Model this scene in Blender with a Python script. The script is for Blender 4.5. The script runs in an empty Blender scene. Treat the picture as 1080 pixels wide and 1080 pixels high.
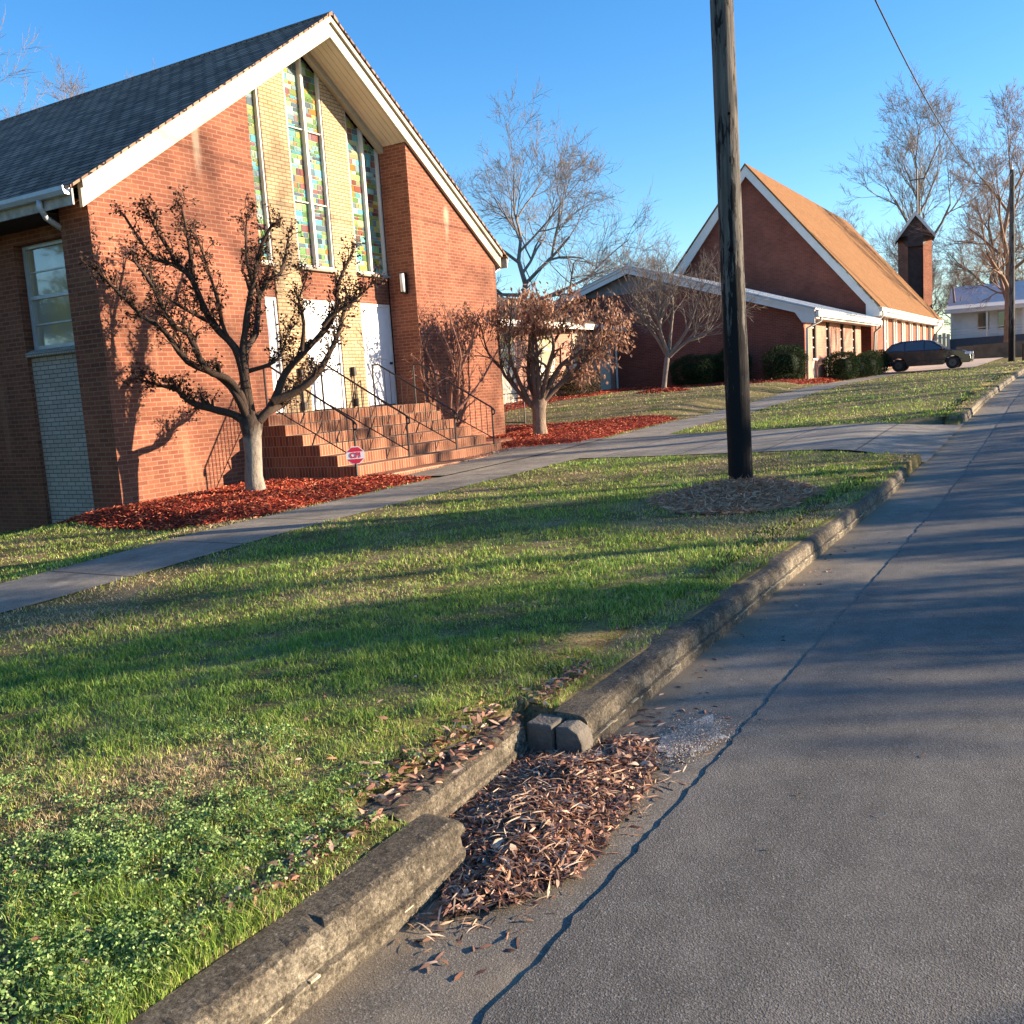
import bpy, math, random
import numpy as np
from mathutils import Matrix, Vector
R_ = math.radians
scene = bpy.context.scene
COL = scene.collection

# ------------------------------------------------------------------ camera, sky, sun, exposure
cam_d = bpy.data.cameras.new("camera"); cam = bpy.data.objects.new("camera", cam_d); COL.objects.link(cam)
cam_d.sensor_width = 36; cam_d.lens = 33.73; cam_d.clip_start = 0.05; cam_d.clip_end = 3000
_R = Vector((0.500801, -0.863181, -0.064168)); _U = Vector((0.143566, 0.009729, 0.989593)); _F = Vector((0.853573, 0.504802, -0.128796))
cam.matrix_world = Matrix(((_R.x, _U.x, -_F.x, 0), (_R.y, _U.y, -_F.y, 0), (_R.z, _U.z, -_F.z, 1.6), (0, 0, 0, 1)))
scene.camera = cam
SUN_TO = Vector((0.60, -1.0, 0.28)).normalized()      # direction towards the sun
SUN_EL = math.asin(SUN_TO.z); SUN_ROT = math.atan2(SUN_TO.x, SUN_TO.y)
world = bpy.data.worlds.new("World"); scene.world = world; world.use_nodes = True
nt = world.node_tree; bg = nt.nodes["Background"]
sky = nt.nodes.new("ShaderNodeTexSky"); sky.sky_type = 'NISHITA'; sky.sun_disc = False
sky.sun_elevation = SUN_EL; sky.sun_rotation = SUN_ROT
sky.air_density = 1.0; sky.dust_density = 0.25; sky.ozone_density = 3.0
hs = nt.nodes.new("ShaderNodeHueSaturation"); hs.inputs['Saturation'].default_value = 1.27; hs.inputs['Hue'].default_value = 0.506; nt.links.new(sky.outputs[0], hs.inputs['Color'])
nt.links.new(hs.outputs[0], bg.inputs[0]); bg.inputs[1].default_value = 0.10
sun_d = bpy.data.lights.new("sun", 'SUN'); sun = bpy.data.objects.new("sun", sun_d); COL.objects.link(sun)
sun_d.energy = 5.0; sun_d.angle = R_(0.55); sun_d.color = (1.0, 0.80, 0.58)
sun.rotation_euler = SUN_TO.to_track_quat('Z', 'Y').to_euler()
scene.view_settings.view_transform = 'Standard'; scene.view_settings.look = 'None'
scene.view_settings.exposure = 1.66; scene.view_settings.gamma = 1
scene.view_settings.use_curve_mapping = False
try: scene.cycles.use_denoising = True
except Exception: pass
scene.cycles.max_bounces = 6; scene.cycles.diffuse_bounces = 3; scene.cycles.glossy_bounces = 3

# ------------------------------------------------------------------ helpers: objects
def tag(o, label=None, cat=None, group=None, kind=None):
    if label: o["label"] = label
    if cat: o["category"] = cat
    if group: o["group"] = group
    if kind: o["kind"] = kind
    return o
def thing(name, label, cat, loc=(0, 0, 0), group=None):
    o = bpy.data.objects.new(name, None); COL.objects.link(o); o.location = loc; o.empty_display_size = 0.2
    return tag(o, label, cat, group)
def link_mesh(name, me, parent=None, world_coords=True):
    o = bpy.data.objects.new(name, me); COL.objects.link(o)
    if parent is not None:
        o.parent = parent
        if world_coords:
            p = parent; off = Vector((0, 0, 0))
            while p is not None: off += p.location; p = p.parent
            me.transform(Matrix.Translation(-off))
    return o
class MB:
    """mesh builder in world coordinates, box-mapped UVs in metres"""
    def __init__(s): s.v = []; s.f = []; s.m = []; s.c = []
    def face(s, pts, mi=0, col=None):
        b = len(s.v); s.v += [tuple(p) for p in pts]; s.f.append(tuple(range(b, b + len(pts)))); s.m.append(mi); s.c.append(col)
    def box(s, x0, x1, y0, y1, z0, z1, mi=0):
        x0, x1 = min(x0, x1), max(x0, x1); y0, y1 = min(y0, y1), max(y0, y1); z0, z1 = min(z0, z1), max(z0, z1)
        b = len(s.v)
        s.v += [(x0, y0, z0), (x1, y0, z0), (x1, y1, z0), (x0, y1, z0), (x0, y0, z1), (x1, y0, z1), (x1, y1, z1), (x0, y1, z1)]
        for q in ((0, 3, 2, 1), (4, 5, 6, 7), (0, 1, 5, 4), (1, 2, 6, 5), (2, 3, 7, 6), (3, 0, 4, 7)):
            s.f.append(tuple(b + i for i in q)); s.m.append(mi); s.c.append(None)
        return s
    def prism(s, poly, axis, a0, a1, mi=0):
        """poly of 2D points; axis 'y': (x,z) swept y0..y1; 'x': (y,z) swept x; 'z': (x,y) swept z"""
        P = {'y': lambda p, t: (p[0], t, p[1]), 'x': lambda p, t: (t, p[0], p[1]), 'z': lambda p, t: (p[0], p[1], t)}[axis]
        ar = sum(poly[i][0] * poly[(i + 1) % len(poly)][1] - poly[(i + 1) % len(poly)][0] * poly[i][1] for i in range(len(poly)))
        if (ar > 0) == (axis == 'y'): poly = poly[::-1]
        n = len(poly); b = len(s.v)
        s.v += [P(p, a0) for p in poly] + [P(p, a1) for p in poly]
        s.f.append(tuple(b + i for i in range(n))[::-1]); s.f.append(tuple(b + n + i for i in range(n)))
        for i in range(n):
            j = (i + 1) % n; s.f.append((b + i, b + j, b + n + j, b + n + i))
        s.m += [mi] * (n + 2); s.c += [None] * (n + 2)
        return s
    def tube(s, pts, rad, n=8, mi=0, cap=True):
        pts = [Vector(p) for p in pts]
        if not hasattr(rad, '__len__'): rad = [rad] * len(pts)
        b = len(s.v); side = None
        for i, p in enumerate(pts):
            d = (pts[min(i + 1, len(pts) - 1)] - pts[max(i - 1, 0)]).normalized()
            if side is None: side = d.orthogonal().normalized()
            side = (side - d * side.dot(d)).normalized(); up = d.cross(side)
            for k in range(n):
                a = 2 * math.pi * k / n
                s.v.append(tuple(p + (side * math.cos(a) + up * math.sin(a)) * rad[i]))
        for i in range(len(pts) - 1):
            for k in range(n):
                k2 = (k + 1) % n
                s.f.append((b + i * n + k, b + i * n + k2, b + (i + 1) * n + k2, b + (i + 1) * n + k)); s.m.append(mi); s.c.append(None)
        if cap:
            s.f.append(tuple(b + k for k in range(n))[::-1]); e = b + (len(pts) - 1) * n
            s.f.append(tuple(e + k for k in range(n))); s.m += [mi, mi]; s.c += [None, None]
        return s
    def mesh(s, name, mats, smooth=False, uv=True):
        me = bpy.data.meshes.new(name); me.from_pydata(s.v, [], s.f); 
        for m in (mats if isinstance(mats, (list, tuple)) else [mats]): me.materials.append(m)
        if any(s.m): me.polygons.foreach_set("material_index", s.m)
        me.update()
        if uv:
            l = me.uv_layers.new(name="UVMap"); V = np.array(s.v)
            co = []
            for p in me.polygons:
                n = p.normal; ax = abs(n.x), abs(n.y), abs(n.z)
                q = V[list(p.vertices)]
                if ax[2] >= 0.9 * max(ax): co.append(q[:, [0, 1]])
                elif ax[0] > ax[1]: co.append(q[:, [1, 2]])
                else: co.append(q[:, [0, 2]])
            l.data.foreach_set("uv", np.concatenate(co).ravel())
        if any(c is not None for c in s.c):
            at = me.color_attributes.new("Col", 'FLOAT_COLOR', 'CORNER'); arr = []
            for f, c in zip(s.f, s.c): arr += list((c or (1, 1, 1)) + (1,)) * len(f)
            at.data.foreach_set("color", arr)
        if smooth: me.polygons.foreach_set("use_smooth", [True] * len(me.polygons))
        return me
    def build(s, name, mats, parent=None, smooth=False, bevel=0, **kw):
        o = link_mesh(name, s.mesh(name, mats, smooth), parent)
        if bevel:
            md = o.modifiers.new("bevel", 'BEVEL'); md.width = bevel; md.segments = 2; md.limit_method = 'ANGLE'
        return tag(o, **kw)
def np_mesh(name, V, Fc, mats, cols=None, smooth=False, mi=None, parent=None):
    """V (N,3); Fc (M,k) array; cols (N,3) per-vertex"""
    me = bpy.data.meshes.new(name); V = np.asarray(V, np.float32); Fc = np.asarray(Fc, np.int32)
    M, k = Fc.shape
    me.vertices.add(len(V)); me.vertices.foreach_set("co", V.ravel())
    me.loops.add(M * k); me.loops.foreach_set("vertex_index", Fc.ravel())
    me.polygons.add(M); me.polygons.foreach_set("loop_start", np.arange(0, M * k, k, dtype=np.int32))
    for m in (mats if isinstance(mats, (list, tuple)) else [mats]): me.materials.append(m)
    if mi is not None: me.polygons.foreach_set("material_index", np.asarray(mi, np.int32))
    if smooth: me.polygons.foreach_set("use_smooth", np.ones(M, bool))
    me.update(calc_edges=True)
    if cols is not None:
        at = me.color_attributes.new("Col", 'FLOAT_COLOR', 'POINT')
        at.data.foreach_set("color", np.concatenate([cols, np.ones((len(cols), 1))], 1).astype(np.float32).ravel())
    return link_mesh(name, me, parent)
def copy_tree(o, parent=None):
    c = o.copy(); COL.objects.link(c)
    if parent is not None: c.parent = parent
    for ch in list(o.children): copy_tree(ch, c)
    return c

# ------------------------------------------------------------------ helpers: materials
def newmat(name):
    m = bpy.data.materials.new(name); m.use_nodes = True
    nt = m.node_tree; return m, nt, nt.nodes["Principled BSDF"]
def N(nt, t, **kw):
    n = nt.nodes.new(t)
    for k, v in kw.items():
        if k in n.inputs.keys() if isinstance(k, str) and hasattr(n, 'inputs') else False: n.inputs[k].default_value = v
        else: setattr(n, k, v)
    return n
def noise(nt, scale, detail=4, rough=0.55, vec=None, dist=0):
    n = nt.nodes.new("ShaderNodeTexNoise"); n.inputs["Scale"].default_value = scale; n.inputs["Detail"].default_value = detail
    n.inputs["Roughness"].default_value = rough; n.inputs["Distortion"].default_value = dist
    if vec is None: vec = nt.nodes.new("ShaderNodeTexCoord").outputs["Object"]
    nt.links.new(vec, n.inputs["Vector"]); return n.outputs["Fac"]
def ramp(nt, fac, stops, interp='LINEAR'):
    r = nt.nodes.new("ShaderNodeValToRGB"); r.color_ramp.interpolation = interp
    while len(r.color_ramp.elements) < len(stops): r.color_ramp.elements.new(0.5)
    for e, (p, c) in zip(r.color_ramp.elements, stops):
        e.position = p; e.color = (c if hasattr(c, '__len__') else (c, c, c)) + ((1,) if (not hasattr(c, '__len__')) or len(c) == 3 else ())
    nt.links.new(fac, r.inputs[0]); return r.outputs[0]
def mixc(nt, fac, a, b, mode='MIX'):
    m = nt.nodes.new("ShaderNodeMix"); m.data_type = 'RGBA'; m.blend_type = mode
    for sock, v in ((m.inputs[0], fac), (m.inputs[6], a), (m.inputs[7], b)):
        if hasattr(v, 'is_linked'): nt.links.new(v, sock)
        elif hasattr(v, '__len__'): sock.default_value = tuple(v) + ((1,) if len(v) == 3 else ())
        else: sock.default_value = v
    return m.outputs[2]
def bump(nt, bsdf, h, strength=0.3, dist=0.01):
    b = nt.nodes.new("ShaderNodeBump"); b.inputs["Strength"].default_value = strength; b.inputs["Distance"].default_value = dist
    nt.links.new(h, b.inputs["Height"]); nt.links.new(b.outputs[0], bsdf.inputs["Normal"]); return b
def plain(name, c, rough=0.6, var=0.15, scale=6, metallic=0, bmp=0, spec=0.5):
    m, nt, b = newmat(name); b.inputs["Roughness"].default_value = rough; b.inputs["Metallic"].default_value = metallic
    b.inputs["Specular IOR Level"].default_value = spec
    f = noise(nt, scale, 5)
    lo = tuple(x * (1 - var) for x in c); hi = tuple(min(1, x * (1 + var)) for x in c)
    nt.links.new(ramp(nt, f, [(0.3, lo), (0.7, hi)]), b.inputs["Base Color"])
    if bmp: bump(nt, b, noise(nt, scale * 8, 3), bmp, 0.01)
    return m
def brick(name, c1, c2, mortar, w=0.232, h=0.0755, ms=0.008, stain=None, rot=False, bstr=0.5, var=0.25):
    m, nt, b = newmat(name); b.inputs["Roughness"].default_value = 0.9; b.inputs["Specular IOR Level"].default_value = 0.12
    uv = nt.nodes.new("ShaderNodeTexCoord").outputs["UV"]
    if rot:
        mp = nt.nodes.new("ShaderNodeMapping"); mp.inputs["Rotation"].default_value[2] = math.pi / 2; nt.links.new(uv, mp.inputs[0]); uv = mp.outputs[0]
    t = nt.nodes.new("ShaderNodeTexBrick"); nt.links.new(uv, t.inputs["Vector"])
    t.inputs["Scale"].default_value = 1; t.inputs["Brick Width"].default_value = w; t.inputs["Row Height"].default_value = h
    t.inputs["Mortar Size"].default_value = ms; t.inputs["Mortar Smooth"].default_value = 0.2; t.inputs["Bias"].default_value = 0.0
    t.inputs["Color1"].default_value = (*c1, 1); t.inputs["Color2"].default_value = (*c2, 1); t.inputs["Mortar"].default_value = (*mortar, 1)
    big = noise(nt, 0.9, 5, 0.6, uv); small = noise(nt, 30, 3, 0.6, uv)
    c = mixc(nt, 1.0, t.outputs["Color"], ramp(nt, big, [(0.3, 1 - var), (0.7, 1 + var * 0.4)]), 'MULTIPLY')
    c = mixc(nt, 1.0, c, ramp(nt, small, [(0.25, 0.85), (0.8, 1.12)]), 'MULTIPLY')
    if stain:
        mp2 = nt.nodes.new("ShaderNodeMapping"); mp2.inputs["Scale"].default_value = (1.6, 0.35, 1); nt.links.new(uv, mp2.inputs[0])
        f = ramp(nt, noise(nt, 1.0, 6, 0.7, mp2.outputs[0]), [(0.56, 0.0), (0.78, 0.55)])
        c = mixc(nt, f, c, stain)
    if name == "red_brick":      # pale lime streaks below the gable boards, and grime near the ground
        sx = nt.nodes.new("ShaderNodeSeparateXYZ"); nt.links.new(uv, sx.inputs[0])
        mpn = nt.nodes.new("ShaderNodeMapping"); mpn.inputs["Scale"].default_value = (14, 1.8, 1); nt.links.new(uv, mpn.inputs[0]); nz = noise(nt, 1.0, 5, .7, mpn.outputs[0])
        for x0, hw, za, zb in ((12.48, .16, 5.25, 6.75), (20.25, .20, 5.0, 6.2)):
            def M(op, a, bb, cc=None):
                q = nt.nodes.new("ShaderNodeMath"); q.operation = op
                for i_, v_ in enumerate((a, bb, cc)):
                    if v_ is None: continue
                    if hasattr(v_, 'is_linked'): nt.links.new(v_, q.inputs[i_])
                    else: q.inputs[i_].default_value = v_
                return q.outputs[0]
            dx = M('DIVIDE', M('ABSOLUTE', M('SUBTRACT', sx.outputs[0], x0), 0), hw); fx_ = M('SUBTRACT', 1.0, dx)
            fz_ = M('MINIMUM', M('MULTIPLY', M('SUBTRACT', sx.outputs[1], za), 1.2), M('MULTIPLY', M('SUBTRACT', zb, sx.outputs[1]), 4.0))
            f_ = M('MULTIPLY', M('MINIMUM', M('MAXIMUM', fx_, 0.0), 1.0), M('MINIMUM', M('MAXIMUM', fz_, 0.0), 1.0))
            c = mixc(nt, ramp(nt, M('MULTIPLY', f_, nz), [(.12, 0.0), (.42, .60)]), c, (.50, .38, .28))
        grime = ramp(nt, M('MULTIPLY_ADD', nz, 1.1, M('MULTIPLY', sx.outputs[1], -.5)), [(.25, 0.0), (.75, .30)])
        c = mixc(nt, grime, c, (.20, .10, .06))
    nt.links.new(c, b.inputs["Base Color"])
    hh = mixc(nt, 0.15, ramp(nt, t.outputs["Fac"], [(0, 1.0), (1, 0.0)]), small)
    bump(nt, b, hh, bstr, 0.006)
    return m
def vcol(name, rough=0.7, transl=0.0, spec=0.3, mult=1.0):
    m, nt, b = newmat(name); a = nt.nodes.new("ShaderNodeAttribute"); a.attribute_name = "Col"
    nt.links.new(a.outputs["Color"], b.inputs["Base Color"]); b.inputs["Roughness"].default_value = rough; b.inputs["Specular IOR Level"].default_value = spec
    if transl:
        tr = nt.nodes.new("ShaderNodeBsdfTranslucent"); mx = nt.nodes.new("ShaderNodeMixShader"); mx.inputs[0].default_value = transl
        nt.links.new(a.outputs["Color"], tr.inputs[0]); nt.links.new(b.outputs[0], mx.inputs[1]); nt.links.new(tr.outputs[0], mx.inputs[2])
        nt.links.new(mx.outputs[0], nt.nodes["Material Output"].inputs[0])
    return m

red_brick = brick("red_brick", (0.285, 0.108, 0.064), (0.200, 0.070, 0.045), (0.315, 0.175, 0.118), ms=0.0095, stain=(0.50, 0.27, 0.16))
far_brick = brick("far_red_brick", (0.26, 0.080, 0.055), (0.19, 0.058, 0.042), (0.26, 0.14, 0.10))
pink_brick = brick("pink_brick", (0.50, 0.24, 0.17), (0.42, 0.20, 0.14), (0.50, 0.36, 0.28))
step_brick = brick("step_brick", (0.33, 0.135, 0.075), (0.21, 0.075, 0.042), (0.38, 0.27, 0.19), w=0.0755, h=0.195, ms=0.008)
yellow_brick = brick("yellow_brick", (0.52, 0.395, 0.24), (0.45, 0.33, 0.19), (0.27, 0.165, 0.095), var=0.1, ms=0.011)
white_brick = brick("white_brick", (0.56, 0.50, 0.43), (0.45, 0.41, 0.35), (0.16, 0.14, 0.13), var=0.1, ms=0.008)
sill_brick = brick("sill_brick", (0.55, 0.50, 0.42), (0.45, 0.40, 0.34), (0.20, 0.18, 0.16), w=0.07, h=0.3)
shingle = brick("dark_shingle", (0.42, 0.265, 0.185), (0.20, 0.125, 0.09), (0.035, 0.028, 0.024), w=0.33, h=0.16, ms=0.020, rot=True, bstr=0.9, var=0.3)
tan_shingle = brick("tan_shingle", (0.25, 0.128, 0.055), (0.20, 0.10, 0.042), (0.13, 0.066, 0.032), w=0.3, h=0.13, ms=0.006, var=0.12)
brown_shingle = brick("brown_shingle", (0.10, 0.075, 0.06), (0.07, 0.055, 0.045), (0.03, 0.025, 0.02), w=0.3, h=0.13, ms=0.008)
white_paint = plain("white_paint", (0.66, 0.64, 0.59), 0.5, 0.06, 3)
cream_paint = plain("weathered_cream_paint", (0.42, 0.375, 0.285), 0.6, 0.16, 1.3, bmp=0.1)
soffit_paint = plain("soffit_paint", (0.58, 0.50, 0.38), 0.6, 0.08, 2)
gutter_metal = plain("gutter_metal", (0.50, 0.55, 0.60), 0.35, 0.10, 5, metallic=0.2)
black_iron = plain("black_iron", (0.018, 0.015, 0.016), 0.5, 0.2, 20)
dark_brown = plain("dark_brown", (0.035, 0.02, 0.016), 0.8, 0.3, 8)
tower_wood = plain("dark_siding", (0.055, 0.035, 0.03), 0.7, 0.3, 3)
door_white = plain("door_white", (0.72, 0.73, 0.74), 0.4, 0.04, 2)
concrete = plain("concrete", (0.34, 0.29, 0.23), 0.9, 0.2, 5, bmp=0.3)
lead = plain("window_lead", (0.50, 0.45, 0.36), 0.6, 0.1, 20)
stained = vcol("stained_glass_panes", 0.12, 0, 0.6)
m, nt_, b_ = newmat("window_glass"); b_.inputs["Base Color"].default_value = (0.05, 0.06, 0.07, 1); b_.inputs["Roughness"].default_value = 0.04; b_.inputs["Specular IOR Level"].default_value = 1.0
window_glass = m
m, nt_, b_ = newmat("curtained_glass"); b_.inputs["Roughness"].default_value = 0.08; b_.inputs["Specular IOR Level"].default_value = 0.8
b_.inputs["Coat Weight"].default_value = 0.6
nt_.links.new(ramp(nt_, noise(nt_, 1.6, 3, 0.5), [(0.35, (0.30, 0.32, 0.30)), (0.55, (0.42, 0.36, 0.20)), (0.7, (0.55, 0.52, 0.44))]), b_.inputs["Base Color"])
curtained_glass = m

# ------------------------------------------------------------------ terrain functions (metres; X along the street, Y towards the churches)
def sstep(t): t = np.clip(t, 0, 1); return t * t * (3 - 2 * t)
RX = [-400, -20, 0, 12, 16, 19, 27, 36, 46, 70, 100, 140, 400]; RZ = [-.6, -.1, 0, 0.0, .10, .21, .48, .64, .78, 1.1, 1.35, 1.5, 2.0]
SX = [-400, -10, 0, 5, 8, 12, 18, 22, 28, 33, 40, 60, 80, 100, 400]; SZ = [-1.5, -.4, -.14, -.05, .06, .14, .22, .34, .46, .62, .84, 1.0, 1.4, 1.6, 3.]
BX = [-400, 0, 8, 10, 14, 18, 22, 26, 30, 34, 40, 44, 60, 75, 90, 400]; BZ = [-2.5, -.6, -.12, .0, .10, .2, .30, .50, .80, .98, 1.08, 1.15, 1.22, 1.5, 1.9, 4.]
def vnoise(x, y, seed=0):
    r = np.random.RandomState(seed); o = 0
    for i in range(6):
        a = r.uniform(0, 6.28); k = r.uniform(.6, 1.6); o = o + np.sin((x * math.cos(a) + y * math.sin(a)) * k + r.uniform(0, 6.28))
    return o / 6
def road_z(x): return np.interp(x, RX, RZ)
def ground_z(x, y):
    x = np.asarray(x, float); y = np.asarray(y, float)
    r = np.interp(x, RX, RZ); s = np.interp(x, SX, SZ); b = np.interp(x, BX, BZ)
    z = (r + .156) + (s - r - .156) * sstep((y - 2.1) / 5.9)
    z2 = s + (b - s) * sstep((y - 9.3) / 1.6)
    z = np.where(y > 9.3, z2, z)
    fall = -.125 * np.clip(y - 13.2, 0, 14) * (1 - sstep((x - 10.3) / 2.5))
    rise = .010 * np.clip(y - 26, 0, 300)
    z = z + np.where(y > 9.3, fall * (x < 12.8) + rise, 0)
    z = z + np.where(y > 2.5, .02 * vnoise(x * .8, y * .8, 3), 0)
    yk = np.where((x > 2.45) & (x < 3.66), 2.19, np.where(x <= 2.45, 1.92, 1.98))
    z = np.where(y < yk, r - .10, z)
    t = sstep((y - 1.9) / 1.6); cz = (r + .012) * (1 - t) + z * t
    z = np.where((x > 15.6) & (x < 21.15) & (y >= 1.98) & (y < 3.6), np.minimum(z, cz - .02), z)
    z = np.where(y < -7.0, r + .10 + .012 * np.clip(-7 - y, 0, 100), z)
    return z
def gz(x, y): return float(ground_z(x, y))
def axis_pts(parts):
    o = []
    for a, b, st in parts: o += list(np.arange(a, b, st))
    return np.array(o + [parts[-1][1]])
def sheet(name, xs, ys, zf, mats, **kw):
    X, Y = np.meshgrid(xs, ys, indexing='ij'); Z = zf(X, Y)
    V = np.stack([X, Y, Z], -1).reshape(-1, 3); ny = len(ys); i = np.arange(len(xs) - 1)[:, None] * ny + np.arange(ny - 1)[None, :]
    Fc = np.stack([i, i + ny, i + ny + 1, i + 1], -1).reshape(-1, 4)
    return tag(np_mesh(name, V, Fc, mats, smooth=True), kind='structure', **kw)

# ground material: soil, thatch and low green
m, nt_, b_ = newmat("lawn_soil"); b_.inputs["Roughness"].default_value = 0.95; b_.inputs["Specular IOR Level"].default_value = 0.1
c_ = ramp(nt_, noise(nt_, 1.3, 8, 0.65), [(0.32, (0.10, 0.105, 0.035)), (0.45, (0.15, 0.135, 0.05)), (0.58, (0.26, 0.20, 0.10)), (0.72, (0.34, 0.26, 0.15))])
c_ = mixc(nt_, 1.0, c_, ramp(nt_, noise(nt_, 45, 4, 0.7), [(0.3, 0.4), (0.7, 1.5)]), 'MULTIPLY')
nt_.links.new(c_, b_.inputs["Base Color"]); bump(nt_, b_, noise(nt_, 60, 5, 0.7), 0.8, 0.03)
lawn_soil = m
lawn = sheet("lawn_ground", axis_pts([(-400, -20, 40), (-20, -2, 2), (-2, 2.4, .4), (2.4, 2.5, .05), (2.5, 3.6, .1), (3.6, 3.7, .05), (3.7, 60, .4), (60, 120, 2), (120, 500, 20)]),
             axis_pts([(-400, -20, 20), (-20, -7.2, 2), (-7.2, -6.8, .1), (-6.8, 1.9, .9), (1.89, 2.25, .03), (2.22, 9.2, .35), (9.2, 11.2, .2), (11.2, 30, .6), (30, 500, 20)]), ground_z, lawn_soil)

# asphalt and gutter
def asphalt(name, dark, light, speck, bs=0.6, tint=None, sc=1.0):
    m, nt, b = newmat(name); b.inputs["Roughness"].default_value = 0.8; b.inputs["Specular IOR Level"].default_value = 0.35
    big = noise(nt, 0.7 * sc, 6, 0.6); mid = noise(nt, 7, 5, 0.6); fine = noise(nt, 130, 3, 0.6)
    v = nt.nodes.new("ShaderNodeTexVoronoi"); v.inputs["Scale"].default_value = 190; nt.links.new(nt.nodes.new("ShaderNodeTexCoord").outputs["Object"], v.inputs["Vector"])
    c = ramp(nt, big, [(0.3, dark), (0.7, light)])
    c = mixc(nt, 1.0, c, ramp(nt, mid, [(0.25, 0.74), (0.75, 1.2)]), 'MULTIPLY')
    mpx = nt.nodes.new("ShaderNodeMapping"); mpx.inputs["Scale"].default_value = (.25, 1.6, 1); nt.links.new(nt.nodes.new("ShaderNodeTexCoord").outputs["Object"], mpx.inputs[0])
    c = mixc(nt, 1.0, c, ramp(nt, noise(nt, 1.2, 6, .65, mpx.outputs[0]), [(0.3, 0.8), (0.7, 1.15)]), 'MULTIPLY')
    stone = nt.nodes.new("ShaderNodeSeparateColor"); nt.links.new(v.outputs["Color"], stone.inputs[0])
    c = mixc(nt, ramp(nt, stone.outputs[0], [(0.80, 0.0), (0.97, 0.75)]), c, speck)
    c = mixc(nt, 1.0, c, ramp(nt, fine, [(0.3, 0.5), (0.7, 1.5)]), 'MULTIPLY')
    if tint:
        c = mixc(nt, ramp(nt, noise(nt, 1.1, 7, 0.7), [(0.55, 0.0), (0.72, 0.7)]), c, tint)
    if name in ("walk_concrete", "crossing_concrete"):
        so = nt.nodes.new("ShaderNodeSeparateXYZ"); nt.links.new(nt.nodes.new("ShaderNodeTexCoord").outputs["Object"], so.inputs[0])
        fr = nt.nodes.new("ShaderNodeMath"); fr.operation = 'PINGPONG'; nt.links.new(so.outputs[0 if name == "walk_concrete" else 1], fr.inputs[0]); fr.inputs[1].default_value = .76
        c = mixc(nt, ramp(nt, fr.outputs[0], [(0.0, 0.85), (0.010, 0.85), (0.022, 0.0)]), c, (0.04, 0.035, 0.028))
    if name == "gutter_concrete":
        so = nt.nodes.new("ShaderNodeSeparateXYZ"); nt.links.new(nt.nodes.new("ShaderNodeTexCoord").outputs["Object"], so.inputs[0])
        ma = nt.nodes.new("ShaderNodeMath"); ma.operation = 'MULTIPLY_ADD'; nt.links.new(noise(nt, 5, 8, .75), ma.inputs[0]); ma.inputs[1].default_value = .5; nt.links.new(so.outputs[1], ma.inputs[2])
        c = mixc(nt, ramp(nt, ma.outputs[0], [(.0, 0.0), (1.0, 0.0)]), c, c) if 0 else c
        mr = nt.nodes.new("ShaderNodeMapRange"); nt.links.new(ma.outputs[0], mr.inputs[0]); mr.inputs[1].default_value = 1.85; mr.inputs[2].default_value = 2.15; mr.inputs[3].default_value = 0; mr.inputs[4].default_value = .75
        c = mixc(nt, mr.outputs[0], c, (0.26, 0.20, 0.12))
    nt.links.new(c, b.inputs["Base Color"])
    hh = mixc(nt, 0.5, v.outputs["Distance"], fine); bump(nt, b, hh, bs * .8, 0.005)
    return m
road_mat = asphalt("asphalt", (0.094, 0.088, 0.076), (0.152, 0.138, 0.114), (0.20, 0.19, 0.175))
gutter_mat = asphalt("gutter_concrete", (0.11, 0.097, 0.078), (0.22, 0.19, 0.145), (0.26, 0.24, 0.2), 0.4, (0.30, 0.24, 0.16))
walk_mat = asphalt("walk_concrete", (0.17, 0.15, 0.115), (0.32, 0.28, 0.215), (0.34, 0.31, 0.26), 0.5, (0.085, 0.072, 0.058), 1.6)
cross_mat = asphalt("crossing_concrete", (0.17, 0.15, 0.115), (0.32, 0.28, 0.215), (0.34, 0.31, 0.26), 0.5, (0.085, 0.072, 0.058), 1.6)
m, nt_, b_ = newmat("kerb_concrete"); b_.inputs["Roughness"].default_value = 0.9; b_.inputs["Specular IOR Level"].default_value = 0.2
g_ = nt_.nodes.new("ShaderNodeNewGeometry"); sp_ = nt_.nodes.new("ShaderNodeSeparateXYZ"); nt_.links.new(g_.outputs["Normal"], sp_.inputs[0])
c_ = ramp(nt_, noise(nt_, 3.0, 8, 0.7), [(0.3, (0.14, 0.118, 0.088)), (0.5, (0.26, 0.222, 0.162)), (0.7, (0.42, 0.37, 0.275))])
c_ = mixc(nt_, ramp(nt_, noise(nt_, 14, 8, 0.8), [(0.44, 0.0), (0.60, 0.75)]), c_, (0.070, 0.058, 0.044))
ad_ = nt_.nodes.new("ShaderNodeMath"); ad_.operation = 'MULTIPLY_ADD'; nt_.links.new(noise(nt_, 7, 6, 0.75), ad_.inputs[0]); ad_.inputs[1].default_value = .9; nt_.links.new(sp_.outputs[2], ad_.inputs[2])
c_ = mixc(nt_, ramp(nt_, ad_.outputs[0], [(0.85, 0.0), (1.35, 0.62)]), c_, (0.085, 0.072, 0.055))
c_ = mixc(nt_, ramp(nt_, noise(nt_, 38, 3, 0.6), [(0.62, 0.0), (0.70, 0.6)]), c_, (0.42, 0.38, 0.30))
c_ = mixc(nt_, 1.0, c_, ramp(nt_, noise(nt_, 90, 6, 0.8), [(0.34, 0.32), (0.5, 1.0), (0.66, 1.9)]), 'MULTIPLY')
c_ = mixc(nt_, ramp(nt_, noise(nt_, 22, 8, 0.85), [(0.36, 0.85), (0.46, 0.0)]), c_, (0.040, 0.034, 0.026))
hh_ = mixc(nt_, 0.5, noise(nt_, 70, 8, 0.8), noise(nt_, 24, 8, 0.8))
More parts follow.
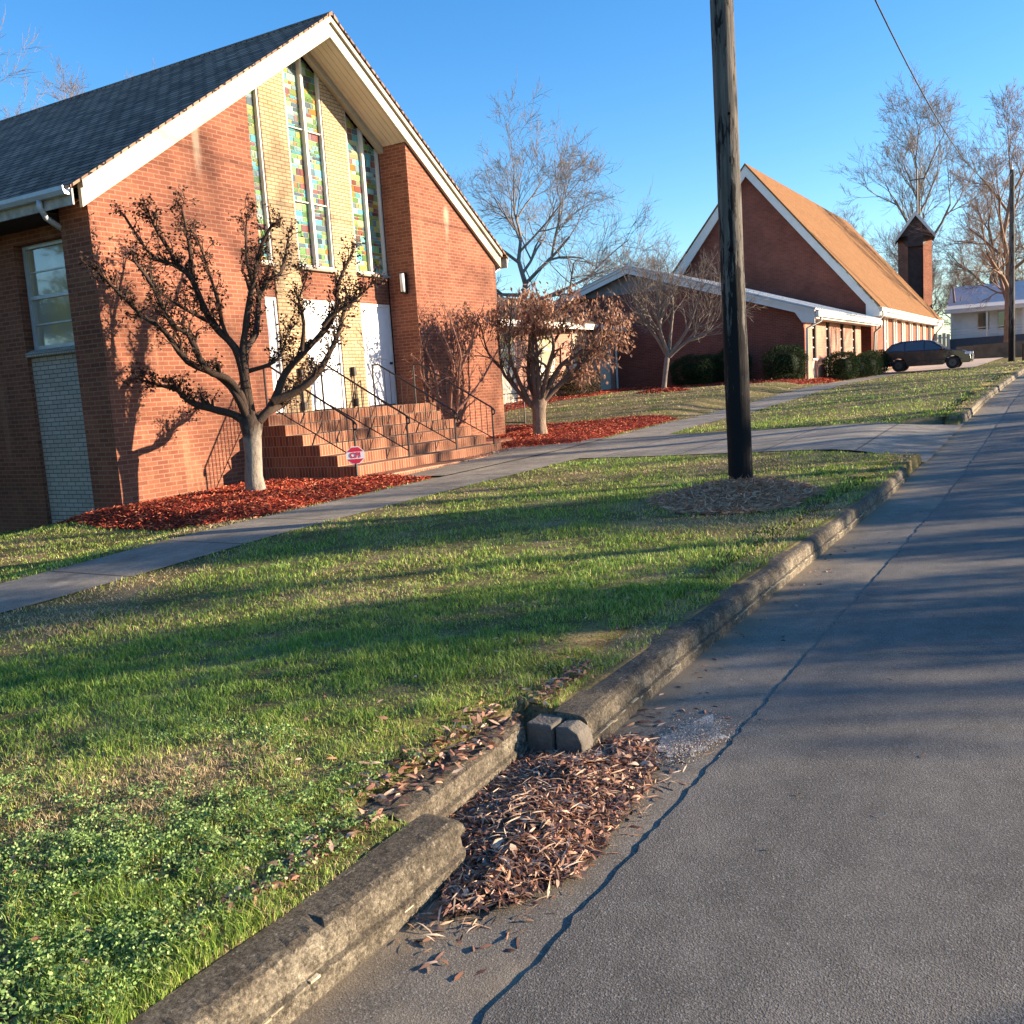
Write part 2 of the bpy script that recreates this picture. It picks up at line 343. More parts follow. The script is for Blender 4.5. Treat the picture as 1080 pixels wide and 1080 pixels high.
nt_.links.new(c_, b_.inputs["Base Color"]); bump(nt_, b_, hh_, 1.0, 0.035)
kerb_mat = m
cream_mortar = plain("pale_kerb_line", (0.42, 0.36, 0.24), 0.9, 0.35, 14, bmp=0.6)
xs_road = axis_pts([(-400, -20, 40), (-20, 0, 2), (0, 60, .5), (60, 140, 2), (140, 500, 20)])
road = sheet("road", axis_pts([(-400, -20, 40), (-20, 0, 2), (0, 14, .05), (14, 60, .25), (60, 140, 2), (140, 500, 20)]), np.array([-6.4, -5, -3, -1, 0, .7, 1.15, 1.285, 1.30]), lambda x, y: road_z(x) + .001 - .018 * (y > 1.29), road_mat)
_v = np.zeros(len(road.data.vertices) * 3, np.float32); road.data.vertices.foreach_get("co", _v); _v = _v.reshape(-1, 3); _e = _v[:, 1] > 1.20
road.data.polygons.foreach_set('use_smooth', [False] * len(road.data.polygons)); _v[_e, 1] += .006 * np.sin(_v[_e, 0] * 1.3) + .004 * np.sin(_v[_e, 0] * 11) + np.repeat(np.random.RandomState(2).uniform(-.009, .009, _e.sum() // 2), 2); road.data.vertices.foreach_set("co", _v.ravel())
# gutter pan, with its ragged joint to the asphalt
gut = sheet("gutter", axis_pts([(-20, 0, 2), (0, 20, .1), (20, 60, .5), (60, 140, 2)]), np.array([1.05, 1.24, 1.45, 1.70, 1.95]),
            lambda x, y: road_z(x) - .004 + np.where(y < 1.2, -.01, 0) - .006 * np.sin((y - 1.2) * 3), gutter_mat)
far_kerb = MB()
for x0 in np.arange(-20, 120, 2.0):
    z0, z1 = road_z(x0), road_z(x0 + 2)
    far_kerb.v += [(x0, -6.4, z0 - .1), (x0 + 1.98, -6.4, z1 - .1), (x0 + 1.98, -6.4, z1 + .13), (x0, -6.4, z0 + .13), (x0, -7.1, z0 - .1), (x0 + 1.98, -7.1, z1 - .1), (x0 + 1.98, -7.1, z1 + .13), (x0, -7.1, z0 + .13)]
    b = len(far_kerb.v) - 8
    for q in ((3, 2, 1, 0), (4, 5, 6, 7), (0, 1, 5, 4), (1, 2, 6, 5), (2, 3, 7, 6), (3, 0, 4, 7)): far_kerb.f.append(tuple(b + i for i in q)); far_kerb.m.append(0); far_kerb.c.append(None)
far_kerb.build("opposite_kerb", kerb_mat, kind='structure')
# dark crack line between gutter and asphalt
rs = np.random.RandomState(5)
cm = MB(); pts = []; wobb = 0
xx = 0.5
while xx < 30:
    wobb = wobb * .8 + rs.uniform(-.012, .012); pts.append((xx, 1.305 + wobb + .015 * math.sin(xx * 2.3), rs.uniform(.000, .008))); xx += rs.uniform(.05, .14) * (1 + xx * .06)
for (a, ya, wa), (b, yb, wb) in zip(pts[:-1], pts[1:]):
    cm.face([(a, ya - wa, road_z(a) + .0105), (b, yb - wb, road_z(b) + .0105), (b, yb + wb * .6, road_z(b) + .0105), (a, ya + wa * .6, road_z(a) + .0105)])


# kerb: rounded profile swept along X, several broken lengths
def kerb(name, x0, x1, yf, label=None, w=.15, h=.155, end_r=0.0, jag=0.0, seed=0):
    rr = np.random.RandomState(seed)
    prof = [(-.016, -.12), (-.014, .050), (.000, .060), (.004, .100), (.009, .126), (.020, h - .012), (.040, h - .002), (.10, h), (w, h), (w + .004, h - .01), (w + .006, -.12)]
    n = max(3, int((x1 - x0) / (0.018 if x1 < 6 else 0.05)) if x1 < 16 else int((x1 - x0) / .5)); xs = np.linspace(x0, x1, n)
    V = []; k = len(prof)
    for i, x in enumerate(xs):
        yo = yf(x); fr = 1.0
        if jag and (i == n - 1 or i == 0): pass
        for j, (py, pz) in enumerate(prof):
            nz = .0022 * math.sin(x * 5.1 + j * .2) + (rr.uniform(-.0030, .0030) - (.007 if rr.rand() < .03 else 0) if 1 < j < 7 else rr.uniform(-.0006, .0006))
            d = min(x - x0, x1 - x); rd = max(0, 1 - d / .05) if jag else 0
            V.append((x, yo + py + nz * .7 + rd * .03 * (j < 4), float(road_z(x)) + (pz if pz < 0 else pz * (1 - .10 * rd ** 2)) + nz))
    V = np.array(V); Fc = []
    for i in range(n - 1):
        for j in range(k - 1): Fc.append((i * k + j, (i + 1) * k + j, (i + 1) * k + j + 1, i * k + j + 1))
    mb = MB(); mb.v = [tuple(v) for v in V]; mb.f = Fc + [tuple(range(k)), tuple((n - 1) * k + j for j in range(k))[::-1]]
    mb.m = [0] * len(mb.f); mb.c = [None] * len(mb.f)
    return mb.build(name, kerb_mat, smooth=False, kind='structure')
kerb("kerb", 0.2, 2.56, lambda x: 1.768, w=.16, h=.16, jag=1, seed=1)
kerb("kerb", 2.50, 3.49, lambda x: 1.995 + .075 * (x - 2.5), w=.19, h=.145, jag=0, seed=2)
YK2 = lambda x: 1.82 + .045 * min(1, max(0, x - 3.6)) + .008 * max(0, x - 4.6)
kerb("kerb", 3.62, 13.7, YK2, w=.17, seed=3)
for a in np.arange(0, 7):   # rounded return at the footpath
    pass
mbr = MB(); rr_ = np.random.RandomState(8)
arc = [(13.7 + .75 * math.sin(t), 1.938 + .75 * (1 - math.cos(t))) for t in np.linspace(0, 1.25, 9)]
for i in range(len(arc) - 1):
    (x0, y0), (x1, y1) = arc[i], arc[i + 1]
    def off(p, q, d):
        dx, dy = q[0] - p[0], q[1] - p[1]; l = math.hypot(dx, dy); return (-dy / l * d, dx / l * d)
    ox, oy = off(arc[i], arc[i + 1], .17); h0 = .15 * (1 - i / 9); h1 = .15 * (1 - (i + 1) / 9); z0, z1 = float(road_z(x0)), float(road_z(x1))
    mbr.face([(x0, y0, z0 - .05), (x1, y1, z1 - .05), (x1, y1, z1 + h1), (x0, y0, z0 + h0)]); mbr.face([(x0, y0, z0 + h0), (x1, y1, z1 + h1), (x1 + ox, y1 + oy, z1 + h1), (x0 + ox, y0 + oy, z0 + h0)])
mbr.build("kerb", kerb_mat, kind='structure')
kerb("kerb", 21.2, 120, lambda x: 1.92 + .10 * max(0, 1 - (x - 21.2) / .8), seed=4)
kerb("kerb", -20, 0.18, lambda x: 1.768, seed=6)
# pale joint line along the foot of the kerb
jl = MB(); xx = 0.6; rs = np.random.RandomState(11)
while xx < 13.6:
    l = rs.uniform(.012, .07) * (1 + xx * .08); 
    if rs.rand() < .45 + .35 * math.sin(xx * 2.1) and not (2.45 < xx + l and xx < 3.65):
        y = (1.768 if xx < 3 else YK2(xx)) - .013; z = float(road_z(xx)); w = rs.uniform(.002, .009); zz = z + .044 + .004 * math.sin(xx * 5) + rs.uniform(-.012, .006)
        jl.box(xx, xx + l, y - .004, y + .02, zz, zz + w)
    xx += l
jl.build("kerb_joint", cream_mortar, kind='structure')
# storm drain throat: dark stones at the end of the recess
dm = plain("drain_stone", (0.14, 0.122, 0.098), 0.9, 0.35, 9, bmp=0.8)
dr = thing("storm_drain", "broken dark stone mouth of the storm drain choked with leaves between two kerb ends", "drain", (3.55, 2.0, 0))
a = MB(); a.prism([(1.80, -.2), (1.80, .07), (1.82, .115), (1.86, .138), (1.925, .132), (1.925, -.2)], 'x', 3.50, 3.615); a.build("stone", dm, dr, bevel=.008)
a = MB(); a.box(3.485, 3.62, 1.935, 2.06, -.2, .142); a.build("stone", dm, dr, bevel=.008)
a = MB(); a.box(2.40, 2.52, 1.955, 2.17, -.1, .128); a.build("back_stone", kerb_mat, dr, bevel=.02)

# footpaths: slabs
def ribbon(name, pts, w, mat, lift=.02, **kw):
    V = []; Fc = []; n = len(pts); nw = 5
    for i, (x, y) in enumerate(pts):
        a = pts[max(0, i - 1)]; b = pts[min(n - 1, i + 1)]; dx, dy = b[0] - a[0], b[1] - a[1]; l = math.hypot(dx, dy)
        for k in range(nw):
            t = (k / (nw - 1) - .5) * w; X = x - dy / l * t; Y = y + dx / l * t
            V.append((X, Y, gz(X, Y) + lift))
    for i in range(n - 1):
        for k in range(nw - 1):
            q = i * nw + k; Fc.append((q, q + nw, q + nw + 1, q + 1))
    return tag(np_mesh(name, V, Fc, mat, smooth=True), kind='structure', **kw)
ribbon("pavement", [(x, 8.63) for x in np.arange(-15, 110, .5)], 1.30, walk_mat, .012)
xs = np.arange(16.1, 20.75, .25); 
V = []; Fc = []; ys = np.arange(1.9, 8.2, .25); 
for x_ in xs:
    for y in ys:
        # widen at the street
        fl = sstep((2.8 - y) / .9) * .9; cx = 18.4; X = cx + (x_ - cx) * (1 + fl * .35); t = sstep((y - 1.9) / 1.6)
        V.append((X, y, float((road_z(X) + .012) * (1 - t) + (float(ground_z(X, max(y, 3.61))) + .012) * t) if y < 3.6 else gz(X, y) + .012))
ny = len(ys)
for i in range(len(xs) - 1):
    for j in range(ny - 1): q = i * ny + j; Fc.append((q, q + ny, q + ny + 1, q + 1))
tag(np_mesh("crossing_path", V, Fc, cross_mat, smooth=True), kind='structure')
V = []; Fc = []
# apron in front of the steps
a = MB(); pts = [(13.4, 9.2), (19.0, 9.2), (19.0, 10.98), (13.4, 10.98)]
sheet("step_apron", np.arange(13.5, 20.1, .3), np.array([9.25, 9.6, 10.0, 10.5, 11.0]), lambda x, y: ground_z(x, y) + .028, walk_mat)
# driveway by the car
sheet("driveway", np.arange(56, 84, 1.0), np.arange(4.6, 9.8, .4), lambda x, y: ground_z(x, y) + .05, plain("drive_concrete", (0.42, 0.33, 0.26), 0.9, 0.12, 1.5, bmp=0.2))

# ------------------------------------------------------------------ near church
YF, YR = 13.30, 14.07; XL, XR_, XC = 10.13, 22.43, 16.28
SL = 0.66
def rz(x): return 8.93 - SL * abs(x - XC)            # underside of the gable edge
church = thing("church", "brick church with steep dark shingle roof and tall stained glass windows above brick steps", "church", (16.28, 13.3, 0))
G0 = -1.2
w = MB()
w.prism([(XL, G0), (13.80, G0), (13.80, rz(13.80)), (XL, rz(XL))], 'y', YF, YF + .30)
w.box(13.50, 13.80, YF + .30, YR, G0, rz(13.6)); w.build("wall", red_brick, church, label="red brick front wall left of the recessed entrance")
w = MB()
w.prism([(18.75, G0), (XR_, G0), (XR_, rz(XR_)), (18.75, rz(18.75))], 'y', YF, YF + .30)
w.box(18.75, 19.05, YF + .30, YR, G0, rz(18.95) + .28)
w.build("wall", red_brick, church, label="red brick front wall right of the recessed entrance")
# entrance recess
TH = 1.37
w = MB()
for x0, x1 in ((14.95, 15.71), (16.85, 17.61)):
    w = MB()
    w.prism([(x0, TH), (x1, TH), (x1, rz(x1) + .02), (x0, rz(x0) + .02)], 'y', YR, YR + .2)
    w.build("pier", yellow_brick, church, label="pale yellow brick pier between the entrance doors")
w = MB()
BAYS = [(13.80, 14.95), (15.71, 16.85), (17.61, 18.75)]
for x0, x1 in BAYS:
    w = MB(); w.box(x0, x1, YR + .03, YR + .2, 3.72, 4.33); w.build("spandrel", red_brick, church)
w = MB(); w.box(13.5, 19.05, YR + .2, YR + .3, G0, 4.4); w.prism([(13.5, 4.4), (19.05, 4.4), (19.05, rz(19.05)), (XC, rz(XC)), (13.5, rz(13.5))], 'y', YR + .2, YR + .3)
w.build("recess_back", dark_brown, church)
PANE = [(0.12, 0.40, 0.42), (0.18, 0.42, 0.36), (0.20, 0.36, 0.12), (0.30, 0.42, 0.36), (0.10, 0.34, 0.36), (0.42, 0.36, 0.08), (0.14, 0.26, 0.07), (0.24, 0.30, 0.10), (0.20, 0.07, 0.05), (0.14, 0.20, 0.22), (0.36, 0.17, 0.04), (0.20, 0.32, 0.28), (0.09, 0.16, 0.05), (0.17, 0.12, 0.10), (0.32, 0.35, 0.20), (0.08, 0.12, 0.14)]
PANE_OLD = [(0.20, 0.60, 0.62), (0.75, 0.62, 0.22), (0.34, 0.52, 0.20), (0.55, 0.62, 0.28), (0.42, 0.20, 0.16), (0.30, 0.45, 0.48), (0.70, 0.42, 0.12), (0.45, 0.62, 0.55), (0.22, 0.38, 0.16), (0.38, 0.33, 0.30), (0.62, 0.66, 0.45)]
def glass(win, x0, x1, zb, topf, seed):
    """random leaded rectangles, clipped under a sloping head"""
    r = random.Random(seed); g = MB(); z = zb
    ztop = max(topf(x0), topf(x1))
    while z < ztop:
        h = r.choice([.07, .09, .12, .15]); x = x0
        while x < x1 - .02:
            wd = r.choice([.08, .12, .16, .22, .30]); xe = min(x1, x + wd)
            if x1 - xe < .07: xe = x1
            c = r.choice(PANE); k = r.uniform(.6, 1.3); c = tuple(min(1, q * k) for q in c)
            ta, tb = topf(x) - .01, topf(xe) - .01; za, zb_ = z + .006, z + h - .006
            pts = [(x + .006, za), (xe - .006, za), (xe - .006, min(zb_, tb)), (x + .006, min(zb_, ta))]
            if min(tb, ta) > za + .01: g.face([(px, YR + .10 + r.uniform(-.003, .003), pz) for px, pz in pts], 0, c)
            x = xe
        z += h
    g.build("stained_glass", stained, win)
    b = MB(); b.prism([(x0, zb), (x1, zb), (x1, topf(x1)), (x0, topf(x0))], 'y', YR + .112, YR + .13); b.build("lead", lead, win)
for i, (x0, x1) in enumerate(BAYS):
    fr = MB(); t = .045; zb = 4.40; xm = (x0 + x1) / 2 + (.0)
    if i == 1: xm = XC
    T = lambda x: rz(x) - .03
    def bar(a, b): fr.prism([(a, zb), (b, zb), (b, T(b)), (a, T(a))], 'y', YR + .02, YR + .12)
    bar(x0, x0 + t)
    if i == 1: fr.prism([(xm - .035, zb), (xm + .035, zb), (xm + .035, T(xm + .035)), (xm, T(xm)), (xm - .035, T(xm - .035))], 'y', YR + .0, YR + .12)
    else: bar(xm - .035, xm + .035)
    bar(x1 - t, x1)
    if i == 1:
        for a, b in ((x0 + t, xm - .035), (xm + .035, x1 - t)):
            for z in (5.75, 7.25): fr.box(a, b, YR + .05, YR + .12, z, z + .022)
    fr.box(x0 + t, xm - .035, YR + .03, YR + .12, zb, zb + .05); fr.box(xm + .035, x1 - t, YR + .03, YR + .12, zb, zb + .05)
    win = fr.build("window", white_paint, church, label=["tall stained glass window left of the centre one", "tallest stained glass window under the gable peak", "tall stained glass window at the right of the recess"][i])
    glass(win, x0 + t, xm - .035, zb + .05, lambda x: rz(x) - .05, 10 + i); glass(win, xm + .035, x1 - t, zb + .05, lambda x: rz(x) - .05, 20 + i)
    s = MB(); s.box(x0, x1, YR - .07, YR + .1, 4.33, 4.398); s.build("sill", concrete, win, bevel=.01)
    # door
    d = MB(); d.box(x0 + .02, x1 - .02, YR + .05, YR + .12, TH + .02, 3.70); 
    door = d.build("door", door_white, church, label=["plain white door behind the left pruned tree", "plain white middle entrance door", "plain white right hand door, half in shade"][i])
    f = MB(); f.box(x0 + .02, x0 + .07, YR + .02, YR + .049, TH, 3.72); f.box(x1 - .07, x1 - .02, YR + .02, YR + .049, TH, 3.72); f.box(x0 + .07, x1 - .07, YR + .02, YR + .049, 3.66, 3.72); f.build("frame", white_paint, door)
    for q in range(2):
        pz = [(TH + .18, 2.3), (2.45, 3.5)][q]
        p = MB(); p.box(x0 + .17, x1 - .17, YR + .035, YR + .049, *pz); p.build("panel", door_white, door, bevel=.008)
    k = MB(); k.tube([(x1 - .12, YR + .049, 2.35), (x1 - .12, YR - .01, 2.35)], .03, 10); k.build("handle", black_iron, door, smooth=True)
# soffit of the recess (boards following the roof slope)
sf = MB()
for sgn in (-1, 1):
    a, b = XC, XC + sgn * 2.47
    for k in range(6):
        y0 = YF - .02 + k * .14; y1 = y0 + .132
        sf.prism([(a, rz(a) + .02), (b, rz(b) + .02), (b, rz(b) + .05), (a, rz(a) + .05)], 'y', y0, min(y1, YR + .1))
sf.build("soffit", soffit_paint, church)
sb = MB(); sb.prism([(XC, rz(XC) - .12), (XC + 2.47, rz(XC + 2.47) - .12), (XC + 2.47, rz(XC + 2.47) + .02), (XC, rz(XC) + .02), (XC - 2.47, rz(XC - 2.47) + .02), (XC - 2.47, rz(XC - 2.47) - .12)], 'y', YR - .13, YR - .002)
sb.build("soffit_trim", cream_paint, church)
# rake boards
for sgn, xe, nm in ((-1, 9.98, 'left'), (1, 22.60, 'right')):
    f = MB(); zo = lambda x: rz(x)
    f.prism([(XC, zo(XC)), (xe, zo(xe)), (xe, zo(xe) + .28), (XC, zo(XC) + .28)], 'y', YF - .09, YF - .02)
    fo = f.build("fascia", cream_paint, church, label="wide cream painted board along the gable edge" if sgn < 0 else None)
    f = MB(); f.prism([(XC, zo(XC) + .28), (xe, zo(xe) + .28), (xe, zo(xe) + .40), (XC, zo(XC) + .40)], 'y', YF - .15, YF - .02)
    f.build("trim", cream_paint, fo)
# roof slabs
YB = 41
rf = MB()
for sgn in (-1, 1):
    xe = XC + sgn * 6.55
    z = lambda x: rz(x) + .404
    rf.prism([(XC, z(XC)), (xe, z(xe)), (xe, z(xe) + .045), (XC, z(XC) + .045)], 'y', YF - .19, YB)
roof = rf.build("roof", shingle, church, label="steep roof of dark grey shingles")
c = MB(); c.prism([(XC - .16, rz(XC - .16) + .452), (XC, rz(XC) + .452), (XC + .16, rz(XC + .16) + .452), (XC + .16, rz(XC + .16) + .475), (XC, rz(XC) + .475), (XC - .16, rz(XC - .16) + .475)], 'y', YF - .19, YB); c.build("ridge_cap", shingle, roof)
und = MB()
for sgn in (-1, 1):
    a, b = XC + sgn * 2.5, XC + sgn * 6.3
    und.prism([(a, rz(a) + .30), (b, rz(b) + .30), (b, rz(b) + .40), (a, rz(a) + .40)], 'y', YF - .01, YB - .1)
und.build("roof_deck", dark_brown, church)
# side wall (faces the empty ground on the left)
SX_ = 10.50
def side_wall(parent):
    s = MB()
    s.box(XL, XL + .36, YF + .30, 14.02, G0 - .6, 4.98)                # corner pier return
    bays = [(14.46, 15.88), (19.4, 20.82), (24.4, 25.82)]
    y = 14.02
    for a, b in bays: s.box(SX_, SX_ + .28, y, a, G0 - 1, 4.80); y = b
    s.box(SX_, SX_ + .28, y, YB - .3, G0 - 2, 4.80)
    for a, b in bays: s.box(SX_ + .002, SX_ + .28, a, b, 4.56, 4.80)
    s.build("side_wall", red_brick, parent, label="dark red brick side wall under the eaves")
    for a, b in bays:
        p = MB(); p.box(SX_ + .08, SX_ + .26, a, b, G0 - 1, 2.66); p.build("panel", white_brick, parent, label="whitish brick panel below the side window")
        sl = MB(); sl.prism([(SX_ - .02, 2.66), (SX_ + .26, 2.66), (SX_ + .26, 2.78), (SX_ + .10, 2.78), (SX_ - .02, 2.72)], 'y', a, b); 
        f = MB(); zb, zt = 2.785, 4.555; y0, y1 = a + .04, b - .04
        f.box(SX_ + .14, SX_ + .22, y0, y0 + .06, zb, zt); f.box(SX_ + .14, SX_ + .22, y1 - .06, y1, zb, zt)
        f.box(SX_ + .14, SX_ + .22, y0 + .06, y1 - .06, zb, zb + .06); f.box(SX_ + .14, SX_ + .22, y0 + .06, y1 - .06, zt - .06, zt)
        f.box(SX_ + .15, SX_ + .21, y0 + .06, y1 - .06, 3.64, 3.70)
        f.box(SX_ + .17, SX_ + .20, y0 + .06, y1 - .06, 3.20, 3.225); f.box(SX_ + .17, SX_ + .20, y0 + .06, y1 - .06, 4.09, 4.115)
        win = f.build("window", gutter_metal, parent, label="grey sash window with four panes and drawn blind")
        g = MB(); g.box(SX_ + .19, SX_ + .195, y0 + .05, y1 - .05, zb + .03, zt - .03); g.build("pane", curtained_glass, win)
        sl.build("sill", sill_brick, win)
side_wall(church)
w = MB(); w.box(XR_ - .28, XR_, YF + .30, YB - .3, G0, 4.85); w.build("side_wall", red_brick, church)
w = MB(); w.prism([(SX_, G0 - 2), (XR_, G0 - 2), (XR_, rz(XR_)), (XC, rz(XC)), (SX_, rz(SX_))], 'y', YB - .3, YB - .02); w.build("back_wall", red_brick, church)
# eaves: soffit, fascia, gutter, downspout
for sgn in (-1, 1):
    xe = XC + sgn * 6.50; ze = rz(xe) + .40
    f = MB(); f.box(xe, xe + sgn * .03, YF - .17, YB - .05, ze - .27, ze - .03); f.build("eave_board", plain("peeling_eave_paint", (0.42, 0.40, 0.36), .8, .35, 6), church)
    s = MB(); s.box(xe - sgn * .01, XL if False else (SX_ + .02 if sgn < 0 else XR_ - .02), YF + .72 if sgn < 0 else YF + .31, YB - .1, ze - .26, ze - .235); s.build("eave_soffit", dark_brown, church)
    g = MB(); gx = xe + sgn * .035
    g.prism([(gx, ze - .12), (gx + sgn * .09, ze - .12), (gx + sgn * .12, ze - .06), (gx + sgn * .12, ze), (gx + sgn * .11, ze), (gx + sgn * .10, ze - .05), (gx + sgn * .01, ze - .10), (gx + sgn * .01, ze), (gx, ze)], 'y', YF - .14, YB - .1)
    gut_ = g.build("gutter", gutter_metal, church, label="grey painted metal gutter")
    d = MB(); gx2 = gx + sgn * .05
    if sgn < 0: d.tube([(gx2, YF + .55, ze - .10), (gx2, YF + .55, ze - .22), (gx2 + .10, YF + .58, ze - .36), (XL - .06 + .30, YF + .85, ze - .50), (SX_ - .04, YF + .95, ze - .52)], .045, 10)
    else: d.tube([(gx2, YF + .12, ze - .10), (gx2, YF + .12, ze - .25), (XR_ + .06, YF + .2, ze - .45), (XR_ + .06, YF + .2, .4)], .045, 10)
    d.build("downspout", gutter_metal, gut_, smooth=True)
# wall lamp on the return wall
lm = MB(); lm.box(18.60, 18.748, 13.52, 13.66, 3.92, 4.42); lp = lm.build("wall_lamp", black_iron, church, bevel=.02)
l2 = MB(); l2.tube([(18.60, 13.565, 3.97), (18.60, 13.565, 4.38)], .055, 12); l2.build("lamp_shade", plain("lamp_glass", (0.72, 0.70, 0.66), .25, .03), lp, smooth=True)
# iron wall brackets beside the doors
for x in (15.40, 17.12):
    b_ = MB(); b_.box(x - .035, x + .035, YR - .10, YR - .001, 2.08, 2.28); b_.box(x - .035, x + .035, YR - .10, YR - .001, TH + .02, TH + .20); b_.box(x - .012, x + .012, YR - .06, YR - .03, TH + .2, 2.08)
    b_.build("rail_bracket", black_iron, church)
# steps with landing
SXL, SXR = 13.22, 18.30; ZT = [.39, .585, .78, .975, 1.17, 1.365]; YS = [10.98, 11.37, 11.76, 12.15, 12.55, 12.95]
st = MB()
for i, (z, y) in enumerate(zip(ZT, YS)):
    y1 = YS[i + 1] if i < 5 else YR + .2
    xr = SXR if i < 5 else 18.75
    if i < 5: st.box(SXL + .03 * (i % 2) * 0, xr, y, y1, -.6, z)
    else: st.box(SXL, xr, y, YF - .002, -.6, z); st.box(13.80, 18.75, YF - .002, YR + .2, -.6, z)
steps = st.build("steps", step_brick, church, bevel=.008, label="broad red brick entrance steps and landing")
n_ = MB(); n_.box(SXL + .25, SXR + .9, 10.55, 10.978, -.4, .215); n_.build("bottom_step", step_brick, steps, bevel=.01)
ck = MB(); ck.box(18.302, 19.1, 12.15, YF - .003, -.5, .75); ck.box(18.302, 19.5, 11.4, 12.148, -.5, .42); ck.build("cheek_wall", red_brick, steps)
def handrail(x, zb):
    h = MB(); top = [(x, 13.02, 2.26), (x, 12.86, 2.26), (x, 11.0, 1.19), (x, 10.93, 1.12), (x, 10.94, 1.05), (x, 11.0, 1.03)]
    h.tube(top, .019, 8)
    h.tube([(x, 12.86, 1.48), (x, 11.0, .52)], .012, 6)
    h.tube([(x, 13.02, 2.26), (x, 13.02, 1.36)], .020, 8); h.tube([(x, 11.0, 1.19), (x, 11.0, zb)], .019, 8)
    k = 13
    for i in range(1, k):
        t = i / k; y = 11.0 + 1.86 * t; h.tube([(x, y, .52 + .96 * t), (x, y, 1.19 + 1.07 * t)], .008, 5)
    h.tube([(x, 11.9, .98), (x, 12.0, .78)], .015, 5)
    h.build("handrail", black_iron, church, smooth=False)
for x, zb in ((13.30, .20), (14.88, .20), (16.53, .21), (18.02, .22)): handrail(x, zb)

# ------------------------------------------------------------------ connecting wing
conn = thing("connecting_wing", "low brick wing with cream window panels joining the two churches behind a pruned tree", "building", (33, 19.5, 1))
Yc = 19.5
w = MB(); w.box(22.44, 43.98, Yc + 7.7, Yc + 8, -.5, 4.0); w.build("wall", pink_brick, conn)
w = MB(); w.box(22.44, 43.98, Yc, Yc + .3, -.5, 4.0)
w.build("wall", pink_brick, conn)
for i, x in enumerate((27.0, 30.2, 33.2, 36.6, 39.9, 42.6)):
    if x > 43: continue
    ww = .55 if i in (5,) else .7
    p = MB(); p.box(x - ww, x + ww, Yc - .03, Yc - .002, .5, 2.35); p.build("panel", plain("cream_panel", (0.62, 0.55, 0.42), .7, .08, 3), conn)
    f = MB()
    for a, b, c0, c1 in ((x - ww, x - ww + .06, 2.35, 3.85), (x + ww - .06, x + ww, 2.35, 3.85), (x - ww + .06, x + ww - .06, 2.35, 2.42), (x - ww + .06, x + ww - .06, 3.05, 3.11), (x - ww + .06, x + ww - .06, 3.78, 3.85)):
        f.box(a, b, Yc - .06, Yc - .003, c0, c1)
    wn = f.build("window", white_paint, conn)
    g = MB(); g.box(x - ww + .06, x + ww - .06, Yc - .03, Yc - .004, 2.42, 3.78); g.build("pane", curtained_glass, wn)
f = MB(); f.box(22.5, 44.1, Yc - .62, Yc - .58, 3.95, 4.20); f.build("fascia", white_paint, conn)
f = MB(); f.box(22.5, 43.95, Yc - .58, Yc - .002, 3.96, 4.0); f.build("soffit", dark_brown, conn)
r = MB(); r.prism([(Yc - .66, 4.205), (Yc + 4, 5.8), (Yc + 8.6, 4.205), (Yc + 8.6, 4.26), (Yc + 4, 5.86), (Yc - .66, 4.26)], 'x', 22.5, 43.99); r.build("roof", brown_shingle, conn)
d = MB(); d.tube([(43.75, Yc - .5, 4.0), (43.75, Yc - .12, 3.7), (43.75, Yc - .10, 1.15)], .055, 8); d.build("downspout", white_paint, conn)

# ------------------------------------------------------------------ low gabled wing
XW = 44.0; YW = 10.4; YAP = 18.5
wing = thing("gabled_wing", "long low dark brick wing with shallow gable, white eaves and narrow strip windows", "building", (50, 14, 1))
ez = 4.02; az = 6.85
w = MB(); yb = 2 * YAP - YW
w.prism([(YW, -.5), (yb, -.5), (yb, ez - .05), (YAP, az - .15), (YW, ez - .05)], 'x', XW, XW + .3); w.build("wall", far_brick, wing, label="windowless dark brick gable wall")
# front wall with strip windows
wins = [46.0, 48.9, 52.2, 55.4]
w = MB(); x = XW + .302
for c in wins: w.box(x, c - .42, YW, YW + .3, 0, 3.85); x = c + .42
w.box(x, 57.3, YW, YW + .3, 0, 3.85); w.build("front_wall", pink_brick, wing)
w = MB(); w.box(57.3, 57.6, YW + .301, YW + 2.2, 0, 3.85); w.box(57.6, 60.0, YW + 2.2, YW + 2.4, 0, 3.85); w.build("porch_wall", far_brick, wing)
for c in wins:
    p = MB(); p.box(c - .42, c + .42, YW + .10, YW + .28, .6, 1.95); p.build("panel", plain("strip_panel", (0.60, 0.55, 0.45), .7, .08, 3), wing)
    f = MB(); f.box(c - .42, c - .36, YW + .05, YW + .15, 1.95, 3.8); f.box(c + .36, c + .42, YW + .05, YW + .15, 1.95, 3.8); f.box(c - .48, c + .48, YW - .04, YW + .2, 1.93, 2.02)
    for z in (2.5, 2.95, 3.4): f.box(c - .36, c + .36, YW + .06, YW + .14, z, z + .05)
    wn = f.build("window", white_paint, wing)
    g = MB(); g.box(c - .36, c + .36, YW + .10, YW + .12, 2.0, 3.82); g.build("pane", window_glass, wn)
    g = MB(); g.box(c + .18, c + .421, YW + .0, YW + .05, 2.03, 3.84); g.build("dark_board", dark_brown, wn)  # dark brown strip over the right side of each window
s_ = (az - ez) / (YAP - YW + .6)
def wz(y): return az - s_ * abs(y - YAP)
f = MB(); f.prism([(YW - .6, wz(YW - .6)), (YAP, az), (2 * YAP - YW + .6, ez), (2 * YAP - YW + .6, ez - .22), (YAP, az - .24), (YW + .25, wz(YW + .25) - .24), (YW - .05, wz(YW) - .62), (YW - .6, wz(YW - .6) - .50)], 'x', XW - .5, XW - .44)
fa = f.build("fascia", white_paint, wing, label="white board along the shallow gable with boxed eave return")
